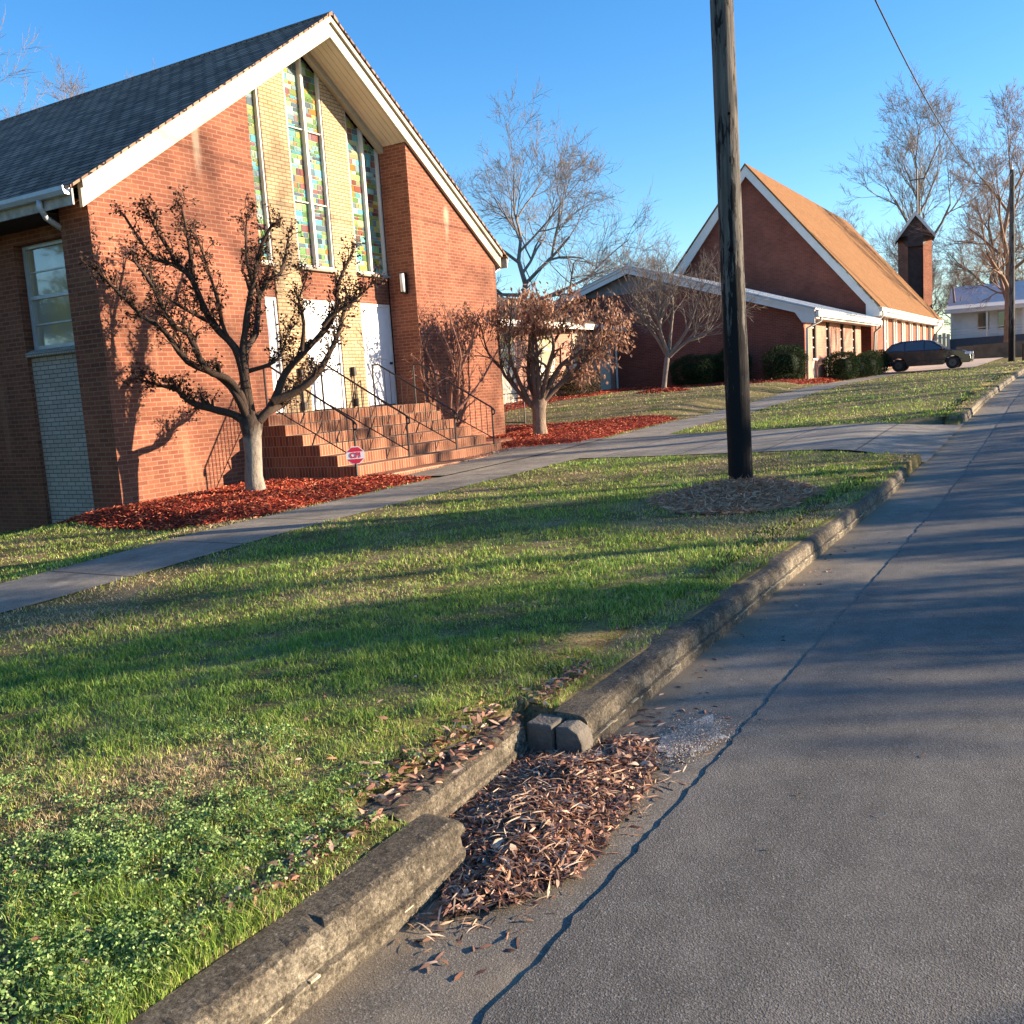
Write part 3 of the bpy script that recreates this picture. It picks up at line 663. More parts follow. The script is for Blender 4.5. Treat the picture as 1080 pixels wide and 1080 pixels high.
f = MB(); f.prism([(YW - .62, wz(YW - .62) + .002), (YAP, az + .002), (2 * YAP - YW + .6, ez + .002), (2 * YAP - YW + .6, ez + .09), (YAP, az + .09), (YW - .62, wz(YW - .62) + .09)], 'x', XW - .56, XW - .44); f.build("trim", white_paint, fa)
f = MB(); f.prism([(YW - .598, wz(YW - .6) - .02), (YAP, az - .02), (2 * YAP - YW + .6, ez - .02), (2 * YAP - YW + .6, ez - .1), (YAP, az - .1), (YW - .598, wz(YW - .6) - .1)], 'x', XW - .438, XW - .002); f.build("soffit", dark_brown, wing)
f = MB(); f.prism([(YAP - 2.6, wz(YAP - 2.6) - .20), (YAP, az - .20), (YAP + 2.6, wz(YAP - 2.6) - .20), (YAP + 2.3, wz(YAP - 2.6) - .30), (YAP - 2.3, wz(YAP - 2.6) - .30)], 'x', XW - .05, XW - .001); f.build("gable_board", plain("grey_gable_board", (0.20, 0.19, 0.18), .8, .2, 3), wing)
r = MB(); r.prism([(YW - .65, wz(YW - .65) + .095), (YAP, az + .095), (2 * YAP - YW + .65, ez + .08), (2 * YAP - YW + .65, ez + .13), (YAP, az + .145), (YW - .65, wz(YW - .65) + .145)], 'x', XW - .58, 59.98)
ro = r.build("roof", plain("pale_metal_roof", (0.40, 0.42, 0.42), .5, .1, 2), wing)
rb = MB()
for x in np.arange(XW - .5, 59.9, .42): rb.prism([(YW - .66, wz(YW - .66) + .146), (YAP, az + .147), (YAP, az + .185), (YW - .66, wz(YW - .66) + .184)], 'x', x, x + .12)
rb.build("ribs", plain("roof_rib", (0.55, 0.56, 0.56), .5, .1, 2), ro)
g = MB(); g.box(XW - .5, 59.6, YW - .78, YW - .66, wz(YW - .6) - .22, wz(YW - .6) + .02); g.box(XW - .43, 59.6, YW - .659, YW - .60, wz(YW - .6) - .30, wz(YW - .6) - .05)
gu = g.build("gutter", white_paint, wing)
sf_ = MB(); sf_.box(XW - .43, 59.6, YW - .598, YW + .0, 3.74, 3.77); sf_.build("eave_soffit", soffit_paint, wing)
d = MB(); d.tube([(XW + .3, YW - .7, 3.8), (XW + .3, YW - .7, 3.65), (XW + .12, YW - .12, 3.35), (XW + .10, YW - .10, 1.05)], .06, 8); d.build("downspout", white_paint, gu, smooth=True)
d = MB(); d.tube([(59.5, YW - .72, 3.9), (59.5, YW - .72, 3.7), (59.9, YW - .3, 3.4), (59.9, YW - .2, 1.2)], .06, 8); d.build("downspout", white_paint, gu, smooth=True)

# ------------------------------------------------------------------ tall church
XT, XT2 = 60.0, 89.5; YE = 9.75; YA = 17.32; ZE = 4.75; ZA = 13.95
tall = thing("tall_church", "tall brick church with steep tan shingle roof and blank gable wall facing us", "church", (70, 15, 1.2))
st_ = (ZA - ZE) / (YA - YE)
w = MB(); w.prism([(10.3, 0), (2 * YA - 10.3, 0), (2 * YA - 10.3, ZE + st_ * .5), (YA, ZA - .3), (10.3, ZE + st_ * .5)], 'x', XT, XT + .3)
w.build("wall", far_brick, tall, label="huge blank dark brick gable wall")
w = MB(); w.box(XT + .302, XT2 - .4, 10.3, 10.6, 0, 4.8); w.box(XT2 - .4, XT2 - .1, 10.3, 2 * YA - 10.3, 0, 4.8); w.build("front_wall", red_brick, tall, label="sunlit red brick front wall below the tan roof")
for i, x in enumerate(np.arange(64.0, 88, 3.6)):
    f = MB(); f.box(x, x + .30, 10.20, 10.298, 1.2, 4.6); f.box(x + .95, x + 1.25, 10.20, 10.298, 1.2, 4.6); f.box(x + .302, x + .948, 10.24, 10.298, 2.9, 2.98)
    wn = f.build("window", white_paint, tall)
    g = MB(); g.box(x + .302, x + .948, 10.26, 10.297, 1.9, 4.6); g.build("pane", plain("amber_glass", (0.55, 0.36, 0.14), .3, .2, 2), wn)
r = MB(); r.prism([(YE - .05, ZE + .02), (YA, ZA), (2 * YA - YE + .05, ZE + .02), (2 * YA - YE + .05, ZE + .14), (YA, ZA + .14), (YE - .05, ZE + .14)], 'x', XT - .5, XT2 + .5); r.build("roof", tan_shingle, tall, label="steep tan shingle roof in full sun")
f = MB(); t_ = .45
f.prism([(YE, ZE), (YA, ZA), (2 * YA - YE, ZE), (2 * YA - YE + .0, ZE - .4), (2 * YA - YE - .5, ZE - .4), (YA, ZA - t_ * 1.4), (YE + .75, ZE + .30), (YE + .75, ZE - .45), (YE, ZE - .45)], 'x', XT - .46, XT - .38)
f.build("fascia", white_paint, tall, label="white boards edging the tall gable")
f = MB(); f.prism([(YE + .02, ZE - .02), (YA, ZA - .02), (2 * YA - YE, ZE - .02), (2 * YA - YE, ZE - .12), (YA, ZA - .14), (YE + .02, ZE - .12)], 'x', XT - .378, XT - .002); f.build("soffit", soffit_paint, tall)
f = MB(); f.box(XT - .4, XT2 + .45, YE - .16, YE - .055, ZE - .16, ZE + .06); f.box(XT - .37, XT2 + .4, YE - .05, YE + .0, ZE - .4, ZE - .0)
gu = f.build("gutter", white_paint, tall)
f = MB(); f.box(XT - .37, XT2 + .4, YE + .002, 10.298, ZE - .36, ZE - .32); f.build("eave_soffit", white_paint, tall)
d = MB(); d.tube([(XT2 + .2, YE - .1, ZE - .1), (XT2 + .2, YE - .1, ZE - .35), (XT2 - .2, 10.1, ZE - .9), (XT2 - .2, 10.15, 1.6)], .07, 8); d.build("downspout", white_paint, gu, smooth=True)
d = MB(); d.tube([(XT + .1, YE - .1, ZE - .1), (XT + .1, YE - .1, ZE - .35), (XT + .4, 10.1, ZE - .9), (XT + .4, 10.15, 1.6)], .07, 8); d.build("downspout", white_paint, gu, smooth=True)

# ------------------------------------------------------------------ bell tower (chamfered square, dark panel on the chamfer)
tc = Vector((96.0, 12.6, 0)); tower = thing("bell_tower", "slim square brick bell tower with dark boarded slot and little gabled roof", "tower", (tc.x, tc.y, 1.5))
fx = Vector((-.985, -.172, 0)); rx = Vector((.172, -.985, 0))   # front normal and right-hand axis seen from the street
def TP(a, d, z): q = tc + rx * (a * .87) + fx * d; return (q.x, q.y, z)
zt = 12.7
def loft(poly, z0f, z1f, mb, mi=0):
    n = len(poly); b = len(mb.v)
    mb.v += [TP(a, d, z0f(a, d)) for a, d in poly] + [TP(a, d, z1f(a, d)) for a, d in poly]
    mb.f.append(tuple(b + i for i in range(n))); mb.f.append(tuple(b + n + i for i in range(n))[::-1])
    for i in range(n): j = (i + 1) % n; mb.f.append((b + i, b + n + i, b + n + j, b + j))
    mb.m += [mi] * (n + 2); mb.c += [None] * (n + 2)
w = MB(); topf = lambda a, d: zt + (.0 if abs(a) > 1.4 else -1.0)
loft([(-1.62, 0), (-.72, .95), (-.72, .55), (-1.45, -.2), (-1.45, -1.6), (-1.62, -1.6)], lambda a, d: 1, lambda a, d: 12.75 - (1.0 if a > -1 else 0), w)
loft([(1.62, 0), (1.62, -1.6), (1.45, -1.6), (1.45, -.2), (.72, .55), (.72, .95)], lambda a, d: 1, lambda a, d: 12.75 - (1.0 if a < 1 else 0), w)
w.build("wall", red_brick, tower)
w = MB(); loft([(-1.44, -.21), (-.70, .60), (.70, .60), (1.44, -.21), (1.44, -1.6), (-1.44, -1.6)], lambda a, d: 1, lambda a, d: 11.8 + (.9 if abs(a) > 1 else 0), w); w.build("panel", tower_wood, tower, label="dark vertical boards in the tower slot")
w = MB()
b = len(w.v); pts = [(-1.62, 12.76), (1.62, 12.76), (0, 14.6)]
for d in (.98, -1.6): w.v += [TP(a, d, z) for a, z in pts]
w.f += [(b, b + 1, b + 2), (b + 5, b + 4, b + 3), (b, b + 3, b + 4, b + 1), (b + 1, b + 4, b + 5, b + 2), (b + 2, b + 5, b + 3, b)]; w.m += [0] * 5; w.c += [None] * 5
loft([(-.72, .96), (.72, .96), (1.62, 0.0), (1.62, -.2), (-1.62, -.2), (-1.62, 0)], lambda a, d: 11.8 + (.0 if abs(a) < 1 else .95), lambda a, d: 12.758, w)
w.build("gable", tower_wood, tower)
for sg in (-1, 1):
    w = MB(); b = len(w.v); q = [(0, 14.45), (sg * 1.85, 12.35), (sg * 1.85, 12.70), (0, 14.84)]
    for d in (1.2, -1.9): w.v += [TP(a, d, z) for a, z in q]
    w.f += [(b, b + 1, b + 2, b + 3), (b + 7, b + 6, b + 5, b + 4)] + [(b + i, b + 4 + i, b + 4 + (i + 1) % 4, b + (i + 1) % 4) for i in range(4)]; w.m += [0] * 6; w.c += [None] * 6
    w.build("roof", brown_shingle, tower)
    w = MB(); b = len(w.v)
    for d in (1.28, 1.202): w.v += [TP(a, d, z) for a, z in q]
    w.f += [(b, b + 1, b + 2, b + 3), (b + 7, b + 6, b + 5, b + 4)] + [(b + i, b + 4 + i, b + 4 + (i + 1) % 4, b + (i + 1) % 4) for i in range(4)]; w.m += [0] * 6; w.c += [None] * 6
    w.build("fascia", white_paint, tower)
c = MB(); c.tube([TP(.25, 0, 14.2), TP(.25, 0, 18.6)], .07, 6); c.tube([TP(-.45, 0, 17.7), TP(.95, 0, 17.75)], .06, 6); c.build("cross", plain("grey_metal", (0.12, 0.11, 0.11), .5), tower, label="thin metal cross standing on the tower")

# ------------------------------------------------------------------ house far off
house = thing("house", "pale blue and white clapboard house with porch and light metal roof beyond the churches", "house", (97, 5, 2.6))
hw = plain("blue_white_clapboard", (0.80, 0.84, 0.88), .6, .08, 2); hr = plain("pale_metal", (0.60, 0.59, 0.56), .7, .08, 1.5)
hx0, hx1, hy0, hy1 = 94.0, 103.0, -4.0, 9.6
w = MB(); w.box(hx0 + 1.8, hx1, hy0, hy1, 3.3, 6.0)
w.prism([(hx0 + 1.8, 6.0), (hx1, 6.0), ((hx0 + hx1) / 2 + .9, 7.8)], 'y', hy0, hy1); w.build("wall", hw, house)
w = MB(); w.box(hx0, hx1, hy0, hy1, 2.0, 3.3); w.build("foundation", plain("dark_foundation", (0.07, 0.08, 0.10), .9), house)
r = MB(); cxh = (hx0 + hx1) / 2 + .9
r.prism([(hx0 - .4, 5.75), (hx0 + 1.7, 6.2), (cxh, 8.0), (hx1 + .4, 5.9), (hx1 + .4, 6.0), (cxh, 8.12), (hx0 + 1.7, 6.32), (hx0 - .4, 5.87)], 'y', hy0 - .3, hy1 + .3); r.build("roof", hr, house)
f = MB(); f.box(hx0 - .42, hx0 - .3, hy0 - .3, hy1 + .3, 5.50, 5.74); f.build("fascia", white_paint, house)
for y in (9.4, 6.6, 3.8, 1.0, -1.8):
    f = MB(); f.box(hx0 - .1, hx0 + .05, y - .08, y + .08, 3.3, 5.75); f.build("porch_post", white_paint, house)
f = MB()
for z in (3.6, 3.85, 4.1): f.box(hx0 - .04, hx0 + .0, hy0, hy1, z, z + .06)
f.build("railing", white_paint, house)
for y in (7.0, 5.4, 2.0, -1.0):
    f = MB(); f.box(hx0 + 1.70, hx0 + 1.798, y - .5, y + .5, 3.9, 5.5); wn = f.build("window", white_paint, house)
    g = MB(); g.box(hx0 + 1.67, hx0 + 1.699, y - .42, y + .42, 3.98, 5.42); g.build("pane", window_glass, wn)
# retaining wall
rw = MB(); rw.prism([(-6, 1.0), (8.3, 1.0), (8.3, 2.5), (-6, 2.9)], 'x', 86.0, 86.3); 
tag(rw.build("retaining_wall", plain("brown_block_wall", (0.14, 0.11, 0.075), .9, .3, 1.5, bmp=.5)), "low brown block retaining wall in front of the pale house", "wall")
# white fence at the left of the house
fe = thing("picket_fence", "short white board fence between the tan roofed church and the pale house", "fence", (92.5, 10.5, 1.6))
a = MB()
for i in range(9): a.box(92.5, 92.54, 9.4 + i * .33, 9.4 + i * .33 + .28, 2.2, 3.75 + .1 * (i % 2))
a.build("boards", white_paint, fe); a = MB(); a.box(92.56, 92.62, 9.4, 12.4, 2.4, 2.5); a.box(92.56, 92.62, 9.4, 12.4, 3.4, 3.5); a.build("rail", white_paint, fe)

# ------------------------------------------------------------------ utility poles and wires
m, nt_, b_ = newmat("pole_wood"); b_.inputs["Roughness"].default_value = 0.85; b_.inputs["Specular IOR Level"].default_value = .25
tc_ = nt_.nodes.new("ShaderNodeTexCoord"); mp_ = nt_.nodes.new("ShaderNodeMapping"); mp_.inputs["Scale"].default_value = (13, 13, 1.6); nt_.links.new(tc_.outputs["Object"], mp_.inputs[0])
mp2_ = nt_.nodes.new("ShaderNodeMapping"); mp2_.inputs["Scale"].default_value = (30, 30, 1.6); nt_.links.new(tc_.outputs["Object"], mp2_.inputs[0])
c_ = ramp(nt_, noise(nt_, 1, 6, .65, mp2_.outputs[0]), [(.3, (.065, .058, .050)), (.5, (.115, .103, .088)), (.72, (.19, .172, .146))])
sz_ = nt_.nodes.new("ShaderNodeSeparateXYZ"); nt_.links.new(tc_.outputs["Object"], sz_.inputs[0])
mr_ = nt_.nodes.new("ShaderNodeMapRange"); mr_.inputs[1].default_value = 1.0; mr_.inputs[2].default_value = 3.6; mr_.inputs[3].default_value = .36; mr_.inputs[4].default_value = -.04
nt_.links.new(sz_.outputs[2], mr_.inputs[0])
am_ = nt_.nodes.new("ShaderNodeMath"); am_.operation = 'MULTIPLY_ADD'; nt_.links.new(noise(nt_, 1, 6, .75, mp_.outputs[0]), am_.inputs[0]); am_.inputs[1].default_value = 2.2; am_.inputs[2].default_value = -.6
ad_ = nt_.nodes.new("ShaderNodeMath"); ad_.operation = 'ADD'; nt_.links.new(am_.outputs[0], ad_.inputs[0]); nt_.links.new(mr_.outputs[0], ad_.inputs[1])
c_ = mixc(nt_, ramp(nt_, ad_.outputs[0], [(.54, 0.0), (.62, 1.0)]), c_, (.012, .010, .010))
nt_.links.new(c_, b_.inputs["Base Color"]); bump(nt_, b_, noise(nt_, 1, 6, .7, mp2_.outputs[0]), .9, .02)
pole_wood = m
def pole(x, y, zb, h, r0, r1, label, lean=(0, 0)):
    t = thing("utility_pole", label, "utility pole", (x, y, zb), "wooden utility poles along the street")
    a = MB(); n = 24; pts = [(x + lean[0] * i / n, y + lean[1] * i / n, zb - .4 + (h + .4) * i / n) for i in range(n + 1)]; rs = np.random.RandomState(3)
    a.tube(pts, [r0 + (r1 - r0) * i / n + rs.uniform(-.002, .002) for i in range(n + 1)], 28); a.build("shaft", pole_wood, t, smooth=True)
    if zb < 1:
     c = MB(); c.box(x + lean[0] - .05, x + lean[0] + .05, y + lean[1] - .9, y + lean[1] + .9, zb + h - .5, zb + h - .38); ca = c.build("crossarm", pole_wood, t)
    i_ = MB(); i_.tube([(x + lean[0], y + lean[1], zb + h), (x + lean[0], y + lean[1], zb + h + .16)], [.05, .035], 8); i_.build("insulator", plain("insulator_grey", (.3, .3, .3), .3), t)
    return t
p1_ = pole(11.45, 3.50, .20, 9.6, .148, .12, "near wooden utility pole with black tarred foot in a pine straw mound", (-.06, .05))
kn = MB(); 
for a_, z_, r_ in ((-2.95, 3.03, .038), (-2.75, 4.55, .022), (-2.9, 5.3, .016)):
    d_ = Vector((math.cos(a_), math.sin(a_), 0)); cpt = Vector((11.44, 3.51, z_)) + d_ * .143
    kn.tube([cpt - d_ * .02, cpt + d_ * .004], [r_, r_ * .8], 12)
kn.build("knot", plain('knot_hole', (.012, .010, .009), .95, .2, 20, spec=.05), p1_)
p2_ = pole(66.0, 3.3, 1.2, 11.2, .19, .13, "far wooden utility pole near the pale house")
wr = MB(); pts = []
for x in np.linspace(11.4, 66.0, 40): pts.append((x, 3.46 - .15 * (x - 11.4) / 55, 8.3 + .0030 * (x - 31.5) ** 2 + (.0008 * max(0, x - 45) ** 2)))
wr.tube(pts, .016, 6); tag(wr.build("power_line", black_iron, smooth=True), "black power line slung between the two utility poles", "power line")
pb = thing("marker_post", "short dark wooden post beside the far utility pole", "post", (66.6, 2.7, 1.2))
a = MB(); a.tube([(66.6, 2.7, 1.0), (66.6, 2.7, 2.2)], .07, 8); a.build("shaft", dark_brown, pb); a = MB(); a.tube([(66.6, 2.7, 2.2), (66.6, 2.7, 2.26)], [.085, .05], 8); a.build("cap", black_iron, pb)

# ------------------------------------------------------------------ yard sign
sx, sy, sz = 12.92, 10.70, .61
zg = gz(sx, sy)
sign = thing("yard_sign", "small red and white octagonal security sign on a dark stake by the steps", "sign", (sx, sy, zg))
sg_red = plain("sign_red", (.62, .02, .06), .35, .03, 3); sg_white = plain("sign_white", (.86, .82, .84), .35, .02, 3)
fdir = Vector((-.77, -.64, 0)).normalized(); rdir = Vector((-fdir.y, fdir.x, 0)); 
if rdir.x < 0: rdir = -rdir
def SP(a, z, d): q = Vector((sx, sy, sz)) + rdir * a + fdir * d; return (q.x, q.y, q.z + z)
def octo(r, d, mat_i, mb):
    pts = [SP(r * math.cos(math.pi / 8 + k * math.pi / 4), r * math.sin(math.pi / 8 + k * math.pi / 4), d) for k in range(8)]; mb.face(pts, mat_i)
a = MB(); n8 = [(math.cos(math.pi / 8 + k * math.pi / 4), math.sin(math.pi / 8 + k * math.pi / 4)) for k in range(8)]
for d0, d1, r in ((0, .012, .165),):
    b = len(a.v); a.v += [SP(r * x, r * z, d0) for x, z in n8] + [SP(r * x, r * z, d1) for x, z in n8]
    a.f += [tuple(b + i for i in range(8)), tuple(b + 8 + i for i in range(8))[::-1]] + [(b + i, b + (i + 1) % 8, b + 8 + (i + 1) % 8, b + 8 + i) for i in range(8)]; a.m += [0] * 10; a.c += [None] * 10
face_ = a.build("sign_face", sg_white, sign, label="white edged octagonal face reading CPI")
for sgn in (1, -1):   # red cap and red foot of the octagon, white band between
    a = MB()
    if sgn > 0: q = [(.150 * n8[0][0], .062), (.150 * n8[1][0] , .150 * n8[1][1]), (.150 * n8[2][0], .150 * n8[2][1]), (-.150 * n8[0][0], .062)]
    else: q = [(-.150 * n8[0][0], -.062), (.150 * n8[2][0], -.150 * n8[2][1]), (.150 * n8[1][0], -.150 * n8[1][1]), (.150 * n8[0][0], -.062)]
    a.face([SP(x, z, .0145) for x, z in q]); a.build("red_band", sg_red, face_)
cu = bpy.data.curves.new("t", 'FONT'); cu.body = "CPI"; cu.size = .125; cu.align_x = 'CENTER'; cu.align_y = 'CENTER'; cu.extrude = .001; cu.offset = .004
to = bpy.data.objects.new("t", cu); COL.objects.link(to); bpy.context.view_layer.update()
me = bpy.data.meshes.new_from_object(to.evaluated_get(bpy.context.evaluated_depsgraph_get())); bpy.data.objects.remove(to)
M = Matrix(((rdir.x, 0, fdir.x, 0), (rdir.y, 0, fdir.y, 0), (0, 1, 0, 0), (0, 0, 0, 1)))
q = Vector((sx, sy, sz)) + fdir * .016
me.transform(Matrix.Translation(q) @ M); me.materials.clear(); me.materials.append(sg_red); link_mesh("lettering", me, face_)
a = MB(); a.box(sx - .018, sx + .018, sy - .018, sy + .018, zg - .1, sz - .14); a.build("stake", black_iron, sign)

# ------------------------------------------------------------------ low black edging and rail beyond the second tree
def gline(pts, n=12):
    o = []
    for (a, b) in zip(pts[:-1], pts[1:]):
        for i in range(n): t = i / n; x = a[0] + (b[0] - a[0]) * t; y = a[1] + (b[1] - a[1]) * t; o.append((x, y, gz(x, y)))
    return o
a = MB(); L = gline([(24.75, 15.6), (22.5, 10.5)])
a.tube([(x, y, z + .05) for x, y, z in L], .075, 8); tag(a.build("edging", black_iron), "low black edging between the mulch and the far lawn", "edging")
fr = thing("iron_railing", "short black iron railing between the church corner and the pruned tree", "railing", (24.9, 15.0, .5))
a = MB(); b_ = MB(); c_ = MB()
P0, P1 = (25.2, 16.2), (24.6, 13.9); 
for t in (0, .5, 1):
    x = P0[0] + (P1[0] - P0[0]) * t; y = P0[1] + (P1[1] - P0[1]) * t; z = gz(x, y); a.tube([(x, y, z), (x, y, z + 1.0)], .02, 6)
a.build("post", black_iron, fr)
for h in (.12, .97): b_.tube([(P0[0], P0[1], gz(*P0) + h), (P1[0], P1[1], gz(*P1) + h)], .016, 6)
b_.build("rail", black_iron, fr)
for i in range(1, 18):
    t = i / 18; x = P0[0] + (P1[0] - P0[0]) * t; y = P0[1] + (P1[1] - P0[1]) * t; z = gz(x, y); c_.tube([(x, y, z + .12), (x, y, z + .97)], .008, 4)
c_.build("balusters", black_iron, fr)

# ------------------------------------------------------------------ parked car (local x forward)
car = thing("parked_car", "dark plum crossover parked side on in the church driveway", "car", (58.6, 7.15, gz(58.6, 7.15) + .06))
cp = newmat("car_paint"); cb = cp[2]; cb.inputs["Base Color"].default_value = (.018, .008, .016, 1); cb.inputs["Roughness"].default_value = .25; cb.inputs["Coat Weight"].default_value = 1; cb.inputs["Metallic"].default_value = 0
rubber = plain("tyre_rubber", (.012, .012, .012), .85); alloy = plain("alloy", (.07, .07, .075), .3, .05, 3, metallic=.8); lampg = plain("headlamp_glass", (.75, .75, .78), .15, .03)
def cpart(name, mb, mt, par=None, **kw):
    o = mb.build(name, mt, None, **kw); o.parent = par or car; return o
def arch(cx, r, z0, n=9): return [(cx + r * math.cos(t), z0 + r * math.sin(t)) for t in np.linspace(0, math.pi, n)]
body = [(2.26, .30), (2.32, .50), (2.26, .80), (1.85, .98), (1.05, 1.08), (-1.9, 1.12), (-2.22, 1.05), (-2.30, .70), (-2.25, .32)] + [(-1.74, .30)] + arch(-1.35, .39, .34)[::-1] + [(-.92, .26), (.92, .26)] + arch(1.42, .39, .34)[::-1] + [(1.84, .30)]
a = MB(); a.prism(body, 'y', -.92, .92); bo = cpart("body", a, cp[0], bevel=.07, smooth=False)
cab = [(1.12, 1.06), (.35, 1.60), (-.1, 1.68), (-1.25, 1.66), (-1.75, 1.52), (-2.18, 1.10)]
def taper(mb, poly, w0, w1, z0=1.06, z1=1.68):
    n = len(poly); b = len(mb.v); wd = lambda z: w0 + (w1 - w0) * (z - z0) / (z1 - z0)
    mb.v += [(x, -wd(z), z) for x, z in poly] + [(x, wd(z), z) for x, z in poly]
    mb.f += [tuple(b + i for i in range(n)), tuple(b + n + i for i in range(n))[::-1]] + [(b + i, b + n + i, b + n + (i + 1) % n, b + (i + 1) % n) for i in range(n)]; mb.m += [0] * (n + 2); mb.c += [None] * (n + 2)
a = MB(); taper(a, cab, .86, .66); cpart("roof", a, cp[0], bo, bevel=.05)
for poly in ([(.92, 1.10), (.30, 1.54), (.02, 1.58), (.02, 1.12)], [(-.06, 1.12), (-.06, 1.59), (-.98, 1.58), (-.98, 1.13)], [(-1.06, 1.13), (-1.06, 1.57), (-1.55, 1.47), (-1.82, 1.16)]):
    a = MB(); taper(a, poly, .872, .675); cpart("side_window", a, window_glass)
a = MB(); wsp = [(1.155, 1.09), (.42, 1.60), (.40, 1.58), (1.12, 1.08)]
b = len(a.v); a.v += [(1.16, -.80, 1.09), (1.16, .80, 1.09), (.40, .64, 1.60), (.40, -.64, 1.60)]; a.f.append((b, b + 1, b + 2, b + 3)); a.m.append(0); a.c.append(None); cpart("windscreen", a, window_glass)
for cx in (-1.35, 1.42):
    for sy_ in (-1, 1):
        w_ = MB(); w_.tube([(cx, sy_ * .70, .34), (cx, sy_ * .93, .34)], .34, 24); wo = cpart("wheel", w_, rubber, bevel=.03)
        r_ = MB(); r_.tube([(cx, sy_ * .90, .34), (cx, sy_ * .935, .34)], .19, 16); cpart("rim", r_, alloy, wo)
        h_ = MB(); h_.tube([(cx, sy_ * .945, .34), (cx, sy_ * .955, .34)], .06, 8); cpart("hub", h_, black_iron, wo)
for sy_ in (-1, 1):
    a = MB(); a.box(2.02, 2.30, sy_ * .86 - .10, sy_ * .86 + .085, .74, .88); cpart("headlight", a, lampg, bevel=.03)
    a = MB(); a.box(-2.30, -2.05, sy_ * .88 - .08, sy_ * .88 + .06, .85, 1.02); cpart("tail_light", a, plain("tail_red", (.25, .01, .01), .2), bevel=.03)
    a = MB(); a.box(.78, .95, sy_ * .95 - .06, sy_ * .95 + .08, 1.08, 1.20); cpart("mirror", a, cp[0], bevel=.03)
a = MB(); a.box(2.28, 2.345, -.55, .55, .42, .72); cpart("grille", a, black_iron, bevel=.02)
a = MB(); a.box(2.30, 2.36, -.75, .75, .62, .66); cpart("chrome_strip", a, alloy)
a = MB(); a.box(-2.0, 1.9, -.935, -.921, .52, .55); a.box(.0, .015, -.926, -.921, .35, 1.08); a.box(-1.02, -1.005, -.926, -.921, .4, 1.1); cpart("door_seams", a, black_iron)
car.rotation_euler = (R_(0), R_(0), R_(-90))

# ------------------------------------------------------------------ trees
bark_grey = plain("smooth_grey_bark", (.33, .28, .23), .8, .35, 7, bmp=.4)
def tree_bark(name, lo, hi, z0, z1, pale=(.36, .31, .25)):
    m, nt, b = newmat(name); b.inputs["Roughness"].default_value = .85; b.inputs["Specular IOR Level"].default_value = .2
    tc = nt.nodes.new("ShaderNodeTexCoord"); s = nt.nodes.new("ShaderNodeSeparateXYZ"); nt.links.new(tc.outputs["Object"], s.inputs[0])
    mr = nt.nodes.new("ShaderNodeMapRange"); nt.links.new(s.outputs[2], mr.inputs[0]); mr.inputs[1].default_value = z0; mr.inputs[2].default_value = z1; mr.inputs[3].default_value = -.25; mr.inputs[4].default_value = .55
    mp = nt.nodes.new("ShaderNodeMapping"); mp.inputs["Scale"].default_value = (1, 1, .45); nt.links.new(tc.outputs["Object"], mp.inputs[0])
    a = nt.nodes.new("ShaderNodeMath"); a.operation = 'ADD'; nt.links.new(noise(nt, 5, 6, .7, mp.outputs[0]), a.inputs[0]); nt.links.new(mr.outputs[0], a.inputs[1])
    lowc = ramp(nt, noise(nt, 11, 6, .7, mp.outputs[0]), [(.3, lo), (.5, tuple(x * .75 for x in pale)), (.7, pale)])
    c = mixc(nt, ramp(nt, a.outputs[0], [(.42, 0.0), (.62, 1.0)]), lowc, hi)
    nt.links.new(c, b.inputs["Base Color"]); bump(nt, b, noise(nt, 20, 6, .75, mp.outputs[0]), .9, .03); return m
bark_one = tree_bark("bark_main_tree", (.12, .10, .085), (.068, .046, .034), .7, 1.5)
bark_two = tree_bark("bark_leafed_tree", (.10, .075, .06), (.15, .10, .075), .5, 1.4, (.34, .25, .18))
bark_shrub = plain("reddish_bark", (.24, .115, .08), .85, .3, 9)
bark_dark = plain("dark_bark", (.048, .034, .028), .85, .35, 9, bmp=.4)
bark_pale = plain("pale_bark", (.20, .16, .13), .85, .25, 5)
bark_far = plain("far_bark", (.20, .165, .14), .9, .25, 2)
bark_tan = plain("tan_bark", (.22, .14, .095), .9, .25, 2)
leaf_dry = vcol("dry_leaves", .7, .25)
class Tree:
    def __init__(s): s.big = []; s.small = []; s.tips = []
def grow(T, p, d, L, r, lvl, cfg, rng):
    k = cfg['steps']; pts = [p]; rad = [r]; d = d.normalized(); q = p
    rend = r * cfg.get('taper', .55)
    for i in range(k):
        j = Vector((rng.gauss(0, 1), rng.gauss(0, 1), rng.gauss(0, 1))) * cfg['wob']
        d = (d + j + Vector((0, 0, cfg['up'])) * (1 if lvl < 3 else .4)).normalized()
        q = q + d * (L / k); pts.append(q); rad.append(r + (rend - r) * (i + 1) / k)
    (T.big if r > cfg['split'] else T.small).append((pts, rad))
    if lvl >= cfg['levels']: T.tips.append((q, d)); return
    n = cfg['n'][min(lvl, len(cfg['n']) - 1)]
    for c in range(n):
        t = rng.uniform(cfg['t0'], 1.0) if c else 1.0
        i = min(k - 1, int(t * k)); f = t * k - i; pp = pts[i].lerp(pts[i + 1], max(0, min(1, f)))
        base = (pts[i + 1] - pts[i]).normalized(); ax = base.orthogonal().normalized(); ax.rotate(Matrix.Rotation(rng.uniform(0, 6.283), 3, base))
        ang = cfg['ang'] * rng.uniform(.6, 1.3) * (.55 if c == 0 else 1); nd = base.copy(); nd.rotate(Matrix.Rotation(ang, 3, ax))
        rr = (r + (rend - r) * t) * rng.uniform(.55, .8)
        grow(T, pp, nd, L * cfg['ls'] * rng.uniform(.7, 1.2), max(rr, cfg['rmin']), lvl + 1, cfg, rng)
